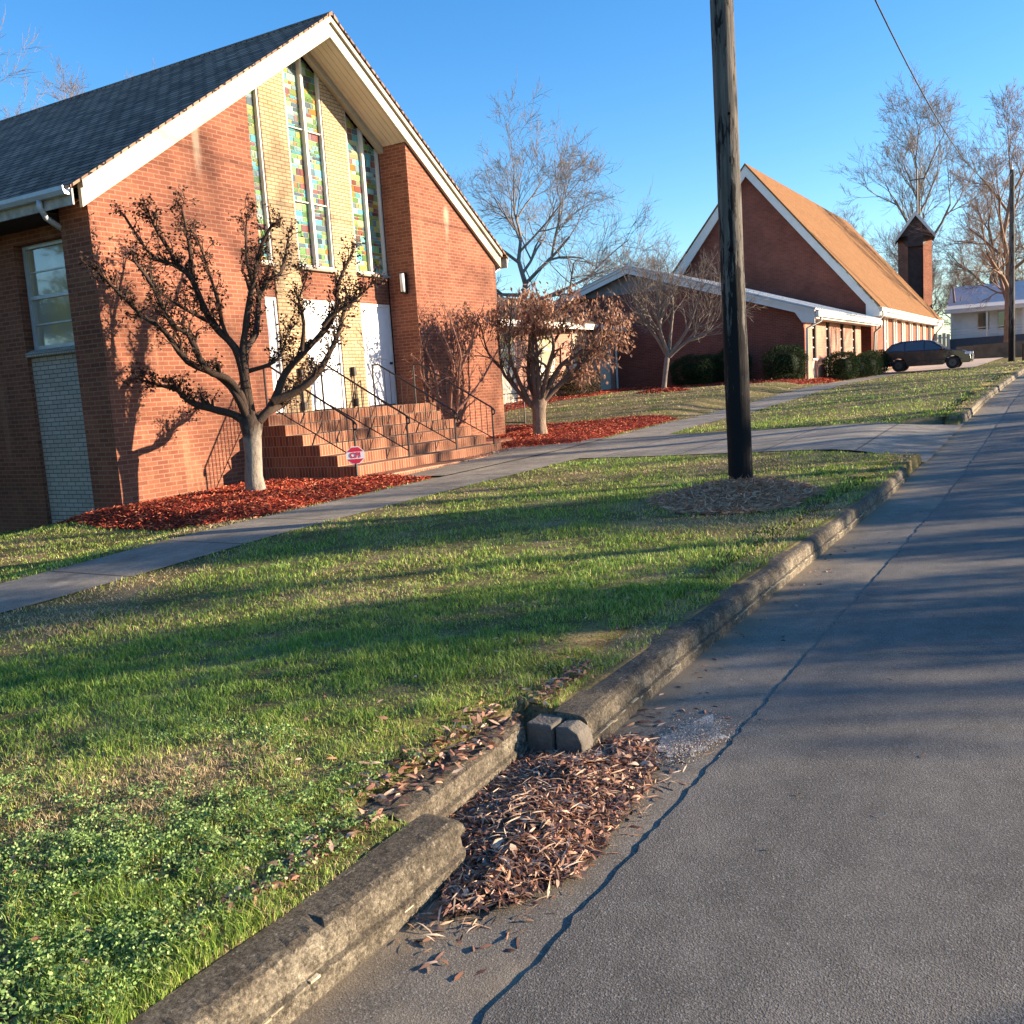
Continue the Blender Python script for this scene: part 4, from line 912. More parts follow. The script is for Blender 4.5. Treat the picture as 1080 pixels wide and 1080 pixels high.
def tubes_mesh(name, polys, mat, parent, sides=5, smooth=True):
    V = []; Fc = []; nb = 0
    for pts, rad in polys:
        P = np.array([tuple(p) for p in pts]); n = len(P)
        D = np.gradient(P, axis=0); D /= np.linalg.norm(D, axis=1)[:, None] + 1e-9
        ref = np.array([.31, .55, .77]); S = np.cross(D, ref); S /= np.linalg.norm(S, axis=1)[:, None] + 1e-9; Up = np.cross(D, S)
        a = np.arange(sides) * 2 * math.pi / sides
        ring = P[:, None, :] + (S[:, None, :] * np.cos(a)[None, :, None] + Up[:, None, :] * np.sin(a)[None, :, None]) * np.array(rad)[:, None, None]
        V.append(ring.reshape(-1, 3))
        i = np.arange(n - 1)[:, None] * sides; j = np.arange(sides)[None, :]; j2 = (j + 1) % sides
        Fc.append(np.stack([nb + i + j, nb + i + j2, nb + i + sides + j2, nb + i + sides + j], -1).reshape(-1, 4)); nb += n * sides
    return np_mesh(name, np.concatenate(V), np.concatenate(Fc), mat, smooth=smooth, parent=parent)
def leafquads(centers, dirs, ln, wd, rng, cols, curl=.3, hang=None):
    """four-vertex pointed leaves bent along the midrib: two triangles each -> diamond; returns V,F,C"""
    n = len(centers); c = np.asarray(centers); d = np.asarray(dirs); d = d / (np.linalg.norm(d, axis=1)[:, None] + 1e-9)
    r = rng.normal(size=(n, 3)); s = np.cross(d, r); s /= np.linalg.norm(s, axis=1)[:, None] + 1e-9; nn = np.cross(d, s)
    L = (ln * rng.uniform(.6, 1.3, n))[:, None]; W = (wd * rng.uniform(.6, 1.3, n))[:, None]; k = (curl * rng.uniform(-1, 1, n))[:, None]
    V = np.stack([c, c + d * L * .45 + s * W * .5 + nn * L * k * .5, c + d * L + nn * L * k * .2, c + d * L * .45 - s * W * .5 + nn * L * k * .5], 1).reshape(-1, 3)
    i = np.arange(n)[:, None] * 4; Fc = np.concatenate([np.concatenate([i, i + 1, i + 2], 1), np.concatenate([i, i + 2, i + 3], 1)]); 
    return V, Fc, np.repeat(cols, 4, 0)
def curlleaves(centers, dirs, ln, wd, rng, cols, bend=.8, fold=.5):
    """lance shaped leaves, arched along the midrib and folded along it: 6 vertices, 4 triangles"""
    n = len(centers); c = np.asarray(centers); d = np.asarray(dirs); d = d / (np.linalg.norm(d, axis=1)[:, None] + 1e-9)
    s = np.cross(d, np.array([0, 0, 1.]) + rng.normal(size=(n, 3)) * .5); s /= np.linalg.norm(s, axis=1)[:, None] + 1e-9; nn = np.cross(s, d)
    L = (np.asarray(ln) * np.ones(n))[:, None]; W = (np.asarray(wd) * np.ones(n))[:, None]; b = (bend * rng.uniform(-.3, 1, n))[:, None]; f = (fold * rng.uniform(0, 1, n))[:, None]; tw = rng.uniform(-.5, .5, (n, 1))
    def P(t, side): 
        h = L * b * (.25 - (t - .5) ** 2) * 1.1; w = W * .5 * side
        s2 = s * np.cos(tw * t * 2) + nn * np.sin(tw * t * 2)
        return c + d * L * (t - .5) + nn * h + s2 * w + nn * np.abs(w) * f
    V = np.stack([P(0, 0), P(.32, 1), P(.32, -1), P(.68, .8), P(.68, -.8), P(1, 0)], 1).reshape(-1, 3); i = np.arange(n)[:, None] * 6
    Fc = np.concatenate([np.concatenate([i, i + 1, i + 2], 1), np.concatenate([i + 1, i + 3, i + 2], 1), np.concatenate([i + 2, i + 3, i + 4], 1), np.concatenate([i + 4, i + 3, i + 5], 1)])
    return V, Fc, np.repeat(cols, 6, 0)
def pick(cols, n, rng, var=.2):
    c = np.array(cols)[rng.randint(0, len(cols), n)]; return np.clip(c * rng.uniform(1 - var, 1 + var, (n, 1)), 0, 1)

LIMBS = {
 'one': [[(-0.01,0.01,1.10),(-0.12,0.20,1.27),(-0.28,0.48,1.38),(-0.45,0.76,1.51),(-0.54,0.91,1.72),(-0.67,1.14,1.81),(-0.80,1.35,1.90)],
  [(-0.00,0.01,1.16),(-0.07,0.11,1.61),(-0.19,0.32,1.92),(-0.40,0.67,2.14),(-0.53,0.89,2.62),(-0.68,1.15,2.89),(-0.82,1.38,3.24),(-0.94,1.58,3.55)],
  [(-0.00,0.00,1.19),(-0.00,0.00,1.80),(-0.04,0.07,2.32),(-0.20,0.33,2.71),(-0.29,0.48,3.22),(-0.34,0.57,3.49),(-0.45,0.75,3.65),(-0.61,1.04,3.82),(-0.77,1.30,4.38)],
  [(-0.34,0.57,3.49),(-0.32,0.54,4.00),(-0.32,0.55,4.47)],
  [(-0.45,0.75,3.65),(-0.48,0.81,3.84),(-0.55,0.94,4.18),(-0.58,0.98,4.40)],
  [(0.03,-0.05,1.19),(0.01,-0.02,2.10),(0.05,-0.09,2.55),(0.14,-0.23,3.16),(0.20,-0.34,3.53),(0.27,-0.46,3.88),(0.36,-0.61,4.14)],
  [(0.14,-0.24,3.28),(0.09,-0.15,3.77),(0.09,-0.15,4.39)],
  [(0.08,-0.14,1.14),(0.21,-0.36,1.44),(0.31,-0.53,1.88),(0.48,-0.82,2.22),(0.67,-1.14,2.58),(0.76,-1.29,2.89),(0.79,-1.33,3.30),(0.91,-1.54,3.76)],
  [(0.21,-0.36,1.44),(0.44,-0.74,1.61),(0.59,-1.00,1.85),(0.72,-1.22,2.25),(0.80,-1.35,2.60),(0.86,-1.45,3.06)],
  [(0.04,-0.06,1.95),(0.21,-0.36,2.03),(0.32,-0.54,2.18),(0.40,-0.67,2.51)],
  [(-0.20,0.33,2.71),(-0.36,0.60,2.90),(-0.46,0.79,3.03),(-0.64,1.09,3.31)],
  [(0.67,-1.14,2.58),(0.77,-1.31,2.76),(0.93,-1.58,2.92),(1.10,-1.86,3.16)],
  [(0.48,-0.82,2.22),(0.54,-0.90,2.64),(0.52,-0.88,2.97),(0.60,-1.01,3.28)],
  [(0.01,-0.02,2.10),(-0.10,0.17,2.57),(-0.11,0.19,3.02),(-0.14,0.24,3.54),(-0.17,0.29,3.91)],
  ],
 'two': [[(-0.03,0.04,0.70),(-0.11,0.18,0.76),(-0.32,0.53,1.30),(-0.43,0.73,1.68),(-0.45,0.76,2.63)],
  [(-0.03,0.04,0.70),(-0.12,0.20,0.83),(-0.26,0.44,1.52),(-0.33,0.55,2.08),(-0.27,0.46,2.99)],
  [(0.00,-0.00,0.79),(-0.10,0.17,1.34),(-0.08,0.13,2.03),(-0.04,0.07,2.78)],
  [(0.02,-0.04,0.79),(0.14,-0.24,1.61),(0.22,-0.37,2.18),(0.14,-0.24,2.76)],
  [(0.05,-0.08,0.79),(0.33,-0.55,1.29),(0.57,-0.97,1.69),(0.78,-1.31,2.17)],
  [(0.05,-0.09,0.88),(0.30,-0.51,1.66),(0.58,-0.99,1.99),(0.81,-1.37,2.58)],
  [(-0.43,0.73,1.68),(-0.59,0.99,2.07),(-0.65,1.10,2.70)],
  [(0.33,-0.55,1.29),(0.47,-0.79,1.34),(0.65,-1.09,1.73),(0.92,-1.56,2.34)],
  [(0.22,-0.37,2.18),(0.34,-0.57,2.57),(0.42,-0.71,3.02)],
  ],
 'three': [[(-0.20,0.34,0.59),(-0.31,0.52,0.61),(-0.30,0.50,1.21),(-0.32,0.54,1.87),(-0.44,0.75,2.48),(-0.45,0.76,2.97)],
  [(-0.18,0.31,0.59),(-0.13,0.22,1.30),(-0.07,0.13,1.90),(-0.18,0.31,2.65)],
  [(-0.16,0.27,0.59),(-0.08,0.13,0.85),(-0.01,0.02,1.76),(0.02,-0.03,2.22),(-0.09,0.15,3.06)],
  [(-0.08,0.13,0.85),(0.16,-0.27,1.31),(0.31,-0.52,1.72),(0.46,-0.79,2.23)],
  [(-0.28,0.47,1.14),(-0.46,0.79,1.62),(-0.47,0.80,2.02)],
  [(-0.01,0.02,1.76),(0.15,-0.25,2.39),(0.24,-0.40,2.93)],
  [(-0.07,0.13,1.90),(-0.16,0.28,2.31),(-0.28,0.47,2.88)],
  ],
 'four': [[(0.12,-0.20,1.49),(-0.08,0.13,2.23),(-0.33,0.56,2.98),(-0.49,0.83,3.67),(-0.63,1.06,4.47)],
  [(0.12,-0.20,1.56),(-0.03,0.06,2.53),(-0.25,0.42,3.30),(-0.21,0.35,4.16)],
  [(0.14,-0.24,1.56),(0.24,-0.41,2.72),(0.30,-0.50,3.42),(0.26,-0.44,4.29)],
  [(0.16,-0.27,1.56),(0.51,-0.86,2.46),(0.68,-1.16,3.37),(0.78,-1.31,4.03)],
  [(0.16,-0.27,1.48),(0.50,-0.85,2.01),(0.92,-1.55,2.33),(1.33,-2.25,2.77)],
  [(0.92,-1.55,2.33),(1.08,-1.83,2.88),(1.15,-1.95,3.50)],
  [(0.50,-0.85,2.01),(0.75,-1.26,2.54),(1.01,-1.71,3.26)],
  ],
}

def hand_tree(name, key, base, trunk, label, r_limb, cfg, leafcfg, seed, mat_trunk, mat_limb, zl=None, extra=0, cat="tree"):
    rng = random.Random(seed); nr = np.random.RandomState(seed); B = Vector(base)
    t = thing(name, label, cat, base); T = Tree()
    Fh = Vector((.861, .509, 0))
    limbs = []
    for l in LIMBS[key]:
        off = rng.uniform(-.42, .42); zs = l[0][2]; pts = []
        for (x, y, z) in l:
            k = max(0, (z - zs)) ; pts.append(B + Vector((x, y, z)) + Fh * off * k)
        limbs.append(pts)
    for e in range(extra):   # limbs running towards and away from the street view
        l = LIMBS[key][rng.randrange(3)]; sg = 1 if e % 2 else -1; a = l[0]
        ang = rng.uniform(.9, 2.2) * sg; pts = []
        for (x, y, z) in l:
            v = Vector((x, y, 0)); v.rotate(Matrix.Rotation(ang, 3, 'Z')); pts.append(B + Vector((v.x, v.y, z * rng.uniform(.92, 1.0))))
        pts[0] = B + Vector(a); limbs.append(pts)
    for pts in limbs:
        sm = []                                   # smooth the hand laid limb
        for i in range(len(pts) - 1):
            p0 = pts[max(0, i - 1)]; p1 = pts[i]; p2 = pts[i + 1]; p3 = pts[min(len(pts) - 1, i + 2)]
            for f in (0, .33, .67):
                sm.append(.5 * ((2 * p1) + (p2 - p0) * f + (2 * p0 - 5 * p1 + 4 * p2 - p3) * f * f + (3 * p1 - p0 - 3 * p2 + p3) * f ** 3))
        sm.append(pts[-1]); n = len(sm); h = sm[0].z - B.z
        r0 = r_limb * (1.0 if trunk is None or h < trunk[-1][1] + .2 else .55); rad = [max(r0 * (1 - .72 * i / (n - 1)), .008) * rng.uniform(.92, 1.1) for i in range(n)]
        T.big.append((sm, rad))
        for i in range(max(1, n // 3), n):
            for q in range(cfg.get('per', 2)):
                if rng.random() < cfg.get('dens', .8):
                    d = (sm[i] - sm[i - 1]).normalized(); ax = d.orthogonal(); ax.rotate(Matrix.Rotation(rng.uniform(0, 6.28), 3, d)); d.rotate(Matrix.Rotation(rng.uniform(.4, 1.1), 3, ax)); d.z += cfg.get('upright', .25)
                    grow(T, sm[i], d, cfg['L'] * rng.uniform(.5, 1.2), max(.006, rad[i] * .55), 2, cfg, rng)
        grow(T, sm[-1], (sm[-1] - sm[-2]), cfg['L'] * cfg.get('endf', .8), rad[-1], 2, cfg, rng)
    if trunk:
        a = MB(); 
        a.tube([(B.x + dx, B.y + dy, B.z + z) for dx, dy, z, r in [(q[0], q[2], q[1], q[3]) for q in trunk]], [q[3] for q in trunk], 16)
        a.build("trunk", mat_trunk, t, smooth=True)
    if trunk:
        tubes_mesh("limbs", T.big, mat_limb, t, 8)
        tubes_mesh("twigs", T.small, mat_limb if not cfg.get('twigmat') else cfg['twigmat'], t, 4)
    else: tubes_mesh("stems", T.big + T.small, mat_limb, t, 6)
    if leafcfg:
        tips = [p for p in T.tips if leafcfg.get('sel', lambda v: True)(p[0] - B)]
        C_, D_ = [], []
        for p, d in tips:
            for q in range(leafcfg['n']):
                C_.append(tuple(p + Vector((rng.gauss(0, 1), rng.gauss(0, 1), rng.gauss(0, 1))) * leafcfg['sp'])); dd = Vector((rng.gauss(0, 1), rng.gauss(0, 1), rng.gauss(0, .8) - leafcfg['hang'])); D_.append(tuple(dd))
        V, Fc, C = leafquads(C_, D_, leafcfg['l'], leafcfg['w'], nr, pick(leafcfg['cols'], len(C_), nr, .3))
        np_mesh("dry_leaves", V, Fc, leaf_dry, cols=C, parent=t)
    return t
cfg1 = dict(steps=3, wob=.17, up=.06, levels=4, n=[2, 2, 2, 2], t0=.3, ang=.8, ls=.62, split=.02, rmin=.006, L=.19, per=3, dens=.8, endf=.3, upright=.6)
hand_tree("pruned_tree", 'one', (11.35, 11.54, .18), [(.0, -.15, 0, .20), (.0, 0, 0, .17), (-.02, .25, 0, .145), (.02, .6, 0, .135), (.03, .9, 0, .15), (.04, 1.12, 0, .19), (.06, 1.25, 0, .12)],
          "large hard pruned bare tree with grey trunk in the red mulch before the church", .072, cfg1,
          dict(n=5, sp=.032, hang=.3, l=.055, w=.035, cols=[(.05, .026, .018), (.09, .04, .025), (.035, .025, .018)]), 4, bark_one, bark_one, extra=3)
cfg2 = dict(steps=3, wob=.2, up=-.03, levels=4, n=[2, 2, 3, 3], t0=.3, ang=.85, ls=.62, split=.02, rmin=.005, L=.48, per=2, dens=.75)
hand_tree("pruned_tree", 'two', (20.9, 11.4, .38), [(.0, -.15, 0, .23), (.0, 0, 0, .19), (-.02, .3, 0, .16), (.0, .6, 0, .17), (.02, .80, 0, .20), (.03, .95, 0, .12)],
          "round crowned pruned tree holding dry brown leaves, right of the church corner", .075, cfg2,
          dict(n=5, sp=.08, hang=1.6, l=.13, w=.05, cols=[(.30, .15, .09), (.38, .21, .14), (.22, .11, .07), (.46, .29, .20)], sel=lambda v: (v.dot(Vector((.52, -.855, 0))) > .75 and v.z > 1.2) or v.z > 2.45), 7, bark_two, bark_two, extra=4)
cfg3 = dict(steps=3, wob=.16, up=.05, levels=4, n=[2, 2, 3, 2], t0=.3, ang=.7, ls=.6, split=.018, rmin=.0045, L=.36, per=1, dens=.85)
hand_tree("shrubby_tree", 'three', (19.35, 12.6, .30), None, "small many stemmed bare tree against the sunlit brick wall beside the steps", .045, cfg3,
          dict(n=1, sp=.05, hang=.5, l=.05, w=.025, cols=[(.16, .07, .04), (.24, .12, .07)]), 9, bark_shrub, bark_shrub, extra=1)
cfg4 = dict(steps=3, wob=.12, up=.10, levels=5, n=[2, 2, 3, 3, 3], t0=.25, ang=.6, ls=.62, split=.03, rmin=.006, L=1.05, per=2, dens=.8, twigmat=bark_pale)
hand_tree("lawn_tree", 'four', (37., 14.4, .93), [(0, -.1, 0, .15), (.0, 0, 0, .11), (.06, .7, -.08, .095), (.12, 1.4, -.18, .10), (.13, 1.6, -.2, .07)],
          "slim bare vase shaped tree standing in the far lawn before the dark gable", .075, cfg4, None, 12, bark_pale, bark_pale, extra=3)

# ------------------------------------------------------------------ clipped bushes
bush_leaf = vcol("bush_leaves", .75, .1, .15)
def bush(x, y, rx, ry, h, label, seed, cols, n=9000, grp=None, ls=.06, z=None):
    rng = np.random.RandomState(seed); z0 = gz(x, y) if z is None else z
    u = rng.normal(size=(n, 3)); u /= np.linalg.norm(u, axis=1)[:, None]; p = np.sign(u) * np.abs(u) ** .85
    p /= (np.abs(p) ** 3.2).sum(1)[:, None] ** (1 / 3.2)
    lump = 1 + .06 * np.sin(u[:, 0] * 7 + seed) + .05 * np.sin(u[:, 1] * 9) + .04 * np.sin(u[:, 2] * 8) + .03 * np.sin(u[:, 0] * 23 + u[:, 2] * 17)
    p = p * (lump * rng.uniform(.80, 1.03, n))[:, None]
    C_ = p * np.array([rx, ry, h * .5]) + np.array([0, 0, h * .5 + .03]); D_ = u + rng.normal(size=(n, 3)) * .7
    V, Fc, C = leafquads(C_, D_, ls, ls * .55, rng, pick(cols, n, rng, .35), .2)
    # solid inner core, its colour darkened to stand in for inner shade
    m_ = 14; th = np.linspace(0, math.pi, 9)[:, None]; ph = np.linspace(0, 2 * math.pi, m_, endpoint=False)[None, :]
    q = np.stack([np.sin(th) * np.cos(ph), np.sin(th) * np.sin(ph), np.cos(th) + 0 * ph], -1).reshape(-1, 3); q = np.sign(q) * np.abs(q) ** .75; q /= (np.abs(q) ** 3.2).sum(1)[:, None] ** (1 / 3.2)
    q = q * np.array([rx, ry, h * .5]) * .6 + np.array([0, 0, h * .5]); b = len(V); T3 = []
    for i in range(8):
        for j in range(m_): a0 = b + i * m_ + j; a1 = b + i * m_ + (j + 1) % m_; T3 += [(a0, a0 + m_, a1 + m_), (a0, a1 + m_, a1)]
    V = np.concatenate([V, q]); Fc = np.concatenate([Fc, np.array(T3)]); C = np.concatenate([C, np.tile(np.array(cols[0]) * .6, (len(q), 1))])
    o = np_mesh("bush", V, Fc, bush_leaf, cols=C); o.location = (x, y, z0); return tag(o, label, "bush", grp)

def bare_tree(name, base, H, label, cfg, seed, mt, group=None, n_limbs=6, cl=.28, spread=.55, tr=.3, lean=(0, 0), cat="tree"):
    rng = random.Random(seed); B = Vector(base); t = thing(name, label, cat, base, group); T = Tree()
    hc = H * cl; pts = []; rad = []
    nseg = 9; top = H * .78
    for i in range(nseg):
        f = i / (nseg - 1); pts.append(B + Vector((lean[0] * f * H + rng.gauss(0, .012) * H * f, lean[1] * f * H + rng.gauss(0, .012) * H * f, -.4 + (top + .4) * f))); rad.append(tr * (1 - .82 * f) * (1.25 if i == 0 else 1))
    T.big.append((pts, rad))
    for k in range(n_limbs):
        f = (hc / top) + (1 - hc / top) * (k / max(1, n_limbs - 1)) * .97; i = min(nseg - 2, int(f * (nseg - 1))); p = pts[i].lerp(pts[i + 1], f * (nseg - 1) - i)
        az = k * 2.4 + rng.uniform(-.5, .5); el = spread * (1.25 - .7 * f) ; d = Vector((math.cos(az) * math.sin(el), math.sin(az) * math.sin(el), math.cos(el)))
        r = rad[i] * .62
        grow(T, p, d, H * cfg['L'] * (1.15 - .55 * f), r, 1, cfg, rng)
    tubes_mesh("trunk", T.big, mt, t, 7); tubes_mesh("crown", T.small, mt, t, 3, smooth=False)
    return t, T
cfgF = dict(steps=3, wob=.13, up=.07, levels=6, n=[3, 3, 4, 4, 4, 3], t0=.2, ang=.60, ls=.64, split=.05, rmin=.0075, L=.27)
tL, _ = bare_tree("bare_tree", (53.0, 29.5, 1.4), 13.6, "big bare tree fanning out above the right slope of the near church roof", dict(cfgF, L=.42, n=[4, 4, 4, 4, 4, 3], up=.05, rmin=.009), 24, bark_far, "leafless trees behind the buildings", 14, .16, 1.25, .34)
tA, _ = bare_tree("bare_tree", (109, 14.0, 2.2), 25.5, "tallest leafless tree rising behind the bell tower", dict(cfgF, rmin=.013, L=.25, split=.09, n=[3, 4, 4, 4, 4, 3], up=.12), 33, bark_far, "leafless trees behind the buildings", 10, .30, .8, .45)
tB, _ = bare_tree("bare_tree", (89.2, 4.7, 1.7), 19.5, "leafless tree with pale tan twigs in front of the pale house", dict(cfgF, rmin=.011, L=.24, split=.08, n=[3, 4, 4, 4, 4, 3], up=.10), 47, bark_tan, "leafless trees behind the buildings", 10, .22, .95, .36)
def ctree(src, loc, rz_, sc, label, grp="leafless trees behind the buildings"):
    c = copy_tree(src); c.location = loc; c.rotation_euler = (0, 0, rz_); c.scale = (sc,) * 3; tag(c, label, "tree", grp); return c
ctree(tL, (43.0, 70, 2.0), 1.0, 1.55, "bare treetop showing above the near roof at the far left edge")
ctree(tA, (52.0, 66, 2.0), 2.2, .95, "bare treetop above the near roof, second from the left edge")
ctree(tL, (104, 43, 2.0), 2.0, .95, "small bare treetop peeking over the low wing roof")
ctree(tA, (118, 24, 2.0), 4.0, .66, "low dense bare tree to the left of the bell tower")
ctree(tB, (128, 17.5, 2.0), 1.0, .86, "tan twiggy tree between bell tower and pale house")
ctree(tB, (120, 8, 2.5), 3.0, 1.0, "tan twiggy tree rising behind the roof of the pale house")
ctree(tL, (125, 2.0, 2.5), 5.0, 1.15, "bare tree at the right edge behind the pale house")
ctree(tA, (140, 20, 2.5), 5.5, .62, "short bare tree in the thicket behind the bell tower")
ctree(tB, (150, 13, 2.5), 2.5, .8, "distant bare tree in the gap left of the pale house")
ctree(tB, (112, 30, 2.0), 4.6, .55, "small tan tree just over the far slope of the tan roof")
for k_, (xx_, yy_, ss_) in enumerate(((118, 17, .45), (122, 14.5, .5), (116, 20, .42), (126, 12, .5), (121, 10, .42), (130, 16, .6), (124, 23, .5), (119, 27, .45), (133, 6, .5), (127, 1, .55))):
    ctree(tB, (xx_, yy_, 2.4), k_ * 1.3, ss_, "small tangled bare tree in the low thicket beyond the bell tower", "thicket of small bare trees")
a = MB(); a.tube([(96.0, 9.3 , 1.5), (96.3, 9.25, 5.0), (96.2, 9.5, 8.0)], [.16, .13, .08], 8); sn = thing("dead_trunk", "pale leaning bare trunk beside the pale house", "tree", (96, 9.3, 1.5)); a.build("trunk", bark_pale, sn)
a = MB(); a.tube([(96.2, 9.25, 5.2), (96.6, 8.8, 7.2)], [.07, .03], 6); a.build("branch", bark_pale, sn)
# trees on the other side of the street, whose shadows fall across the lawn and the road
cfgS = dict(steps=4, wob=.13, up=.05, levels=5, n=[3, 3, 4, 4, 3], t0=.2, ang=.7, ls=.62, split=.05, rmin=.012, L=.30)
tS, _ = bare_tree("street_tree", (16, -14, .2), 13, "bare tree with low limbs across the street", cfgS, 61, bark_far, "trees across the street", 12, .10, 1.1, .30)
ev_leaf = vcol("evergreen_leaves", .6, .1, .3)
def evergreen(x, y, h, r, z0, seed, label, n=5200, shape=1.0):
    rng = np.random.RandomState(seed); zb = gz(x, y); t = thing("evergreen_tree", label, "tree", (x, y, zb), "trees across the street")
    a = MB(); a.tube([(x, y, zb - .3), (x + .1, y, zb + h * .5), (x, y, zb + h * .95)], [.2, .13, .03], 8); a.build("trunk", bark_far, t)
    nc = 130; zz = z0 + (h - z0) * rng.uniform(0, 1, nc) ** .9; f = (zz - z0) / (h - z0); rr = r * np.clip(np.minimum(.35 + f * 6, (1.02 - f) ** .6 * 1.25), .1, 1.05) * rng.uniform(.25, 1, nc); az = rng.uniform(0, 6.283, nc)
    cc = np.stack([x + rr * np.cos(az), y + rr * np.sin(az), zb + zz], -1); per = n // nc
    C_ = np.repeat(cc, per, 0) + rng.normal(size=(nc * per, 3)) * [.24, .24, .17]; D_ = rng.normal(size=(nc * per, 3))
    V, Fc, C = leafquads(C_, D_, .17, .10, rng, pick([(.02, .045, .015), (.035, .065, .02), (.05, .07, .03)], nc * per, rng, .3), .2)
    np_mesh("crown", V, Fc, ev_leaf, cols=C, parent=t); return t
evergreen(14.9, -14, 7.4, 1.75, 3.4, 71, "upright evergreen across the street, casting the wide shade on the near lawn")
evergreen(18.3, -15, 8.6, 1.1, 5.6, 72, "slender evergreen across the street with a bare lower trunk")
evergreen(20.6, -14, 6.3, 1.2, 3.9, 73, "short evergreen across the street near the utility pole side")
HG = [(.02, .045, .015), (.03, .06, .02)]
for i, (x, rx, h, y) in enumerate([(3.2, 1.8, 3.0, -9), (6.3, 1.5, 3.1, -9.1), (12.5, 1.3, 2.9, -9), (14.9, .8, 2.7, -9.2), (17.4, 1.0, 3.0, -9), (20.2, 1.3, 2.8, -9.1), (24.0, 1.5, 3.0, -9), (28.5, 1.3, 2.8, -9.2), (33.5, 2.0, 3.0, -9), (40.0, 2.0, 2.7, -9.1), (49., 3.0, 2.9, -9)]):
    bush(x, y, rx, .9, h, ["tall evergreen shrub opposite, %s" % s for s in ("first along the street", "second along the street", "third along the street", "fourth and narrowest", "fifth along the street", "sixth along the street", "seventh along the street", "eighth along the street", "ninth along the street", "tenth along the street", "last and longest")][i], 80 + i, HG, 4200, "evergreen shrubs across the street", ls=.11)
ctree(tS, (24.5, -16, .3), 1.3, .9, "bare tree across the street opposite the steps", "trees across the street")
ctree(tS, (31.5, -15, .5), 2.9, 1.05, "bare tree across the street opposite the crossing path", "trees across the street")
ctree(tS, (41, -14, .9), 4.4, .95, "bare tree across the street opposite the slim lawn tree", "trees across the street")
ctree(tS, (52, -16, 1.0), .6, 1.1, "bare tree across the street opposite the low wing", "trees across the street")
ctree(tS, (66, -15, 1.2), 5.6, 1.0, "bare tree across the street opposite the tan roofed church", "trees across the street")
tS.location = (-6.0, -17, .1)
# unseen evergreens, added to keep sky light off the near church's side wall
evergreen(3.9, 17.5, 10.5, 2.7, .4, 91, "unseen evergreen added to shade the church side wall, nearest the street", 20000)
evergreen(4.6, 22.5, 11.0, 3.0, .4, 92, "unseen evergreen added to shade the church side wall, second from the street", 20000)
evergreen(5.4, 28.0, 11.0, 3.0, .4, 94, "unseen evergreen added to shade the church side wall, farthest back", 18000)
evergreen(1.6, 13.6, 10.0, 2.4, .4, 93, "unseen evergreen added to shade the church side wall, near the pavement", 18000)


DG = [(.014, .030, .010), (.022, .044, .013), (.034, .056, .018)]
BR = [(.07, .045, .028), (.10, .065, .035), (.05, .05, .025)]
gB = "clipped bushes along the brick walls"
bush(42.4, 14.85, .95, 1.10, 1.30, "wide dark clipped bush left of the utility pole at the gable wall", 1, DG, 14000, gB)
bush(43.1, 13.35, .7, .75, 1.55, "dark bush partly hidden behind the utility pole", 2, DG, 9000, gB)
bush(42.9, 10.95, .80, .88, 1.42, "round dark bush at the corner of the gable wall", 3, DG, 10000, gB)
bush(47.8, 9.55, 1.05, .7, 1.25, "broad dark bush under the strip windows, nearest the downspout", 4, DG, 12000, gB)
bush(51.2, 9.6, .9, .7, .95, "smallest low bush in the row under the strip windows", 5, DG, 7000, gB)
bush(54.0, 9.5, 1.0, .7, 1.15, "third bush of the row under the strip windows", 6, DG, 9000, gB)
bush(57.3, 9.7, .95, .7, 1.25, "last bush of the row, close behind the parked car", 7, DG, 9000, gB)
bush(36.9, 18.35, 1.5, .8, 1.05, "brownish clipped bush before the cream window panels of the joining wing", 8, BR, 9000, gB)

# ------------------------------------------------------------------ mulch beds, straw, leaves
m, nt_, b_ = newmat("red_mulch"); b_.inputs["Roughness"].default_value = .9; b_.inputs["Specular IOR Level"].default_value = .2
c_ = ramp(nt_, noise(nt_, 26, 6, .75), [(.3, (.05, .008, .006)), (.5, (.22, .028, .014)), (.7, (.42, .075, .03))])
nt_.links.new(c_, b_.inputs["Base Color"]); bump(nt_, b_, noise(nt_, 40, 5, .8), 1.0, .04); mulch_mat = m
chip_mat = vcol("mulch_chips", .8, 0, .3)
def inpoly(x, y, poly):
    x = np.asarray(x); y = np.asarray(y); c = np.zeros(x.shape, bool); n = len(poly)
    for i in range(n):
        x1, y1 = poly[i]; x2, y2 = poly[(i + 1) % n]
        c ^= ((y1 > y) != (y2 > y)) & (x < (x2 - x1) * (y - y1) / (y2 - y1 + 1e-12) + x1)
    return c
def edge_dist(x, y, poly):
    d = np.full(np.shape(x), 1e9); n = len(poly)
    for i in range(n):
        a = np.array(poly[i]); b = np.array(poly[(i + 1) % n]); ab = b - a; t = np.clip(((x - a[0]) * ab[0] + (y - a[1]) * ab[1]) / (ab @ ab), 0, 1)
        d = np.minimum(d, np.hypot(x - a[0] - ab[0] * t, y - a[1] - ab[1] * t))
    return d
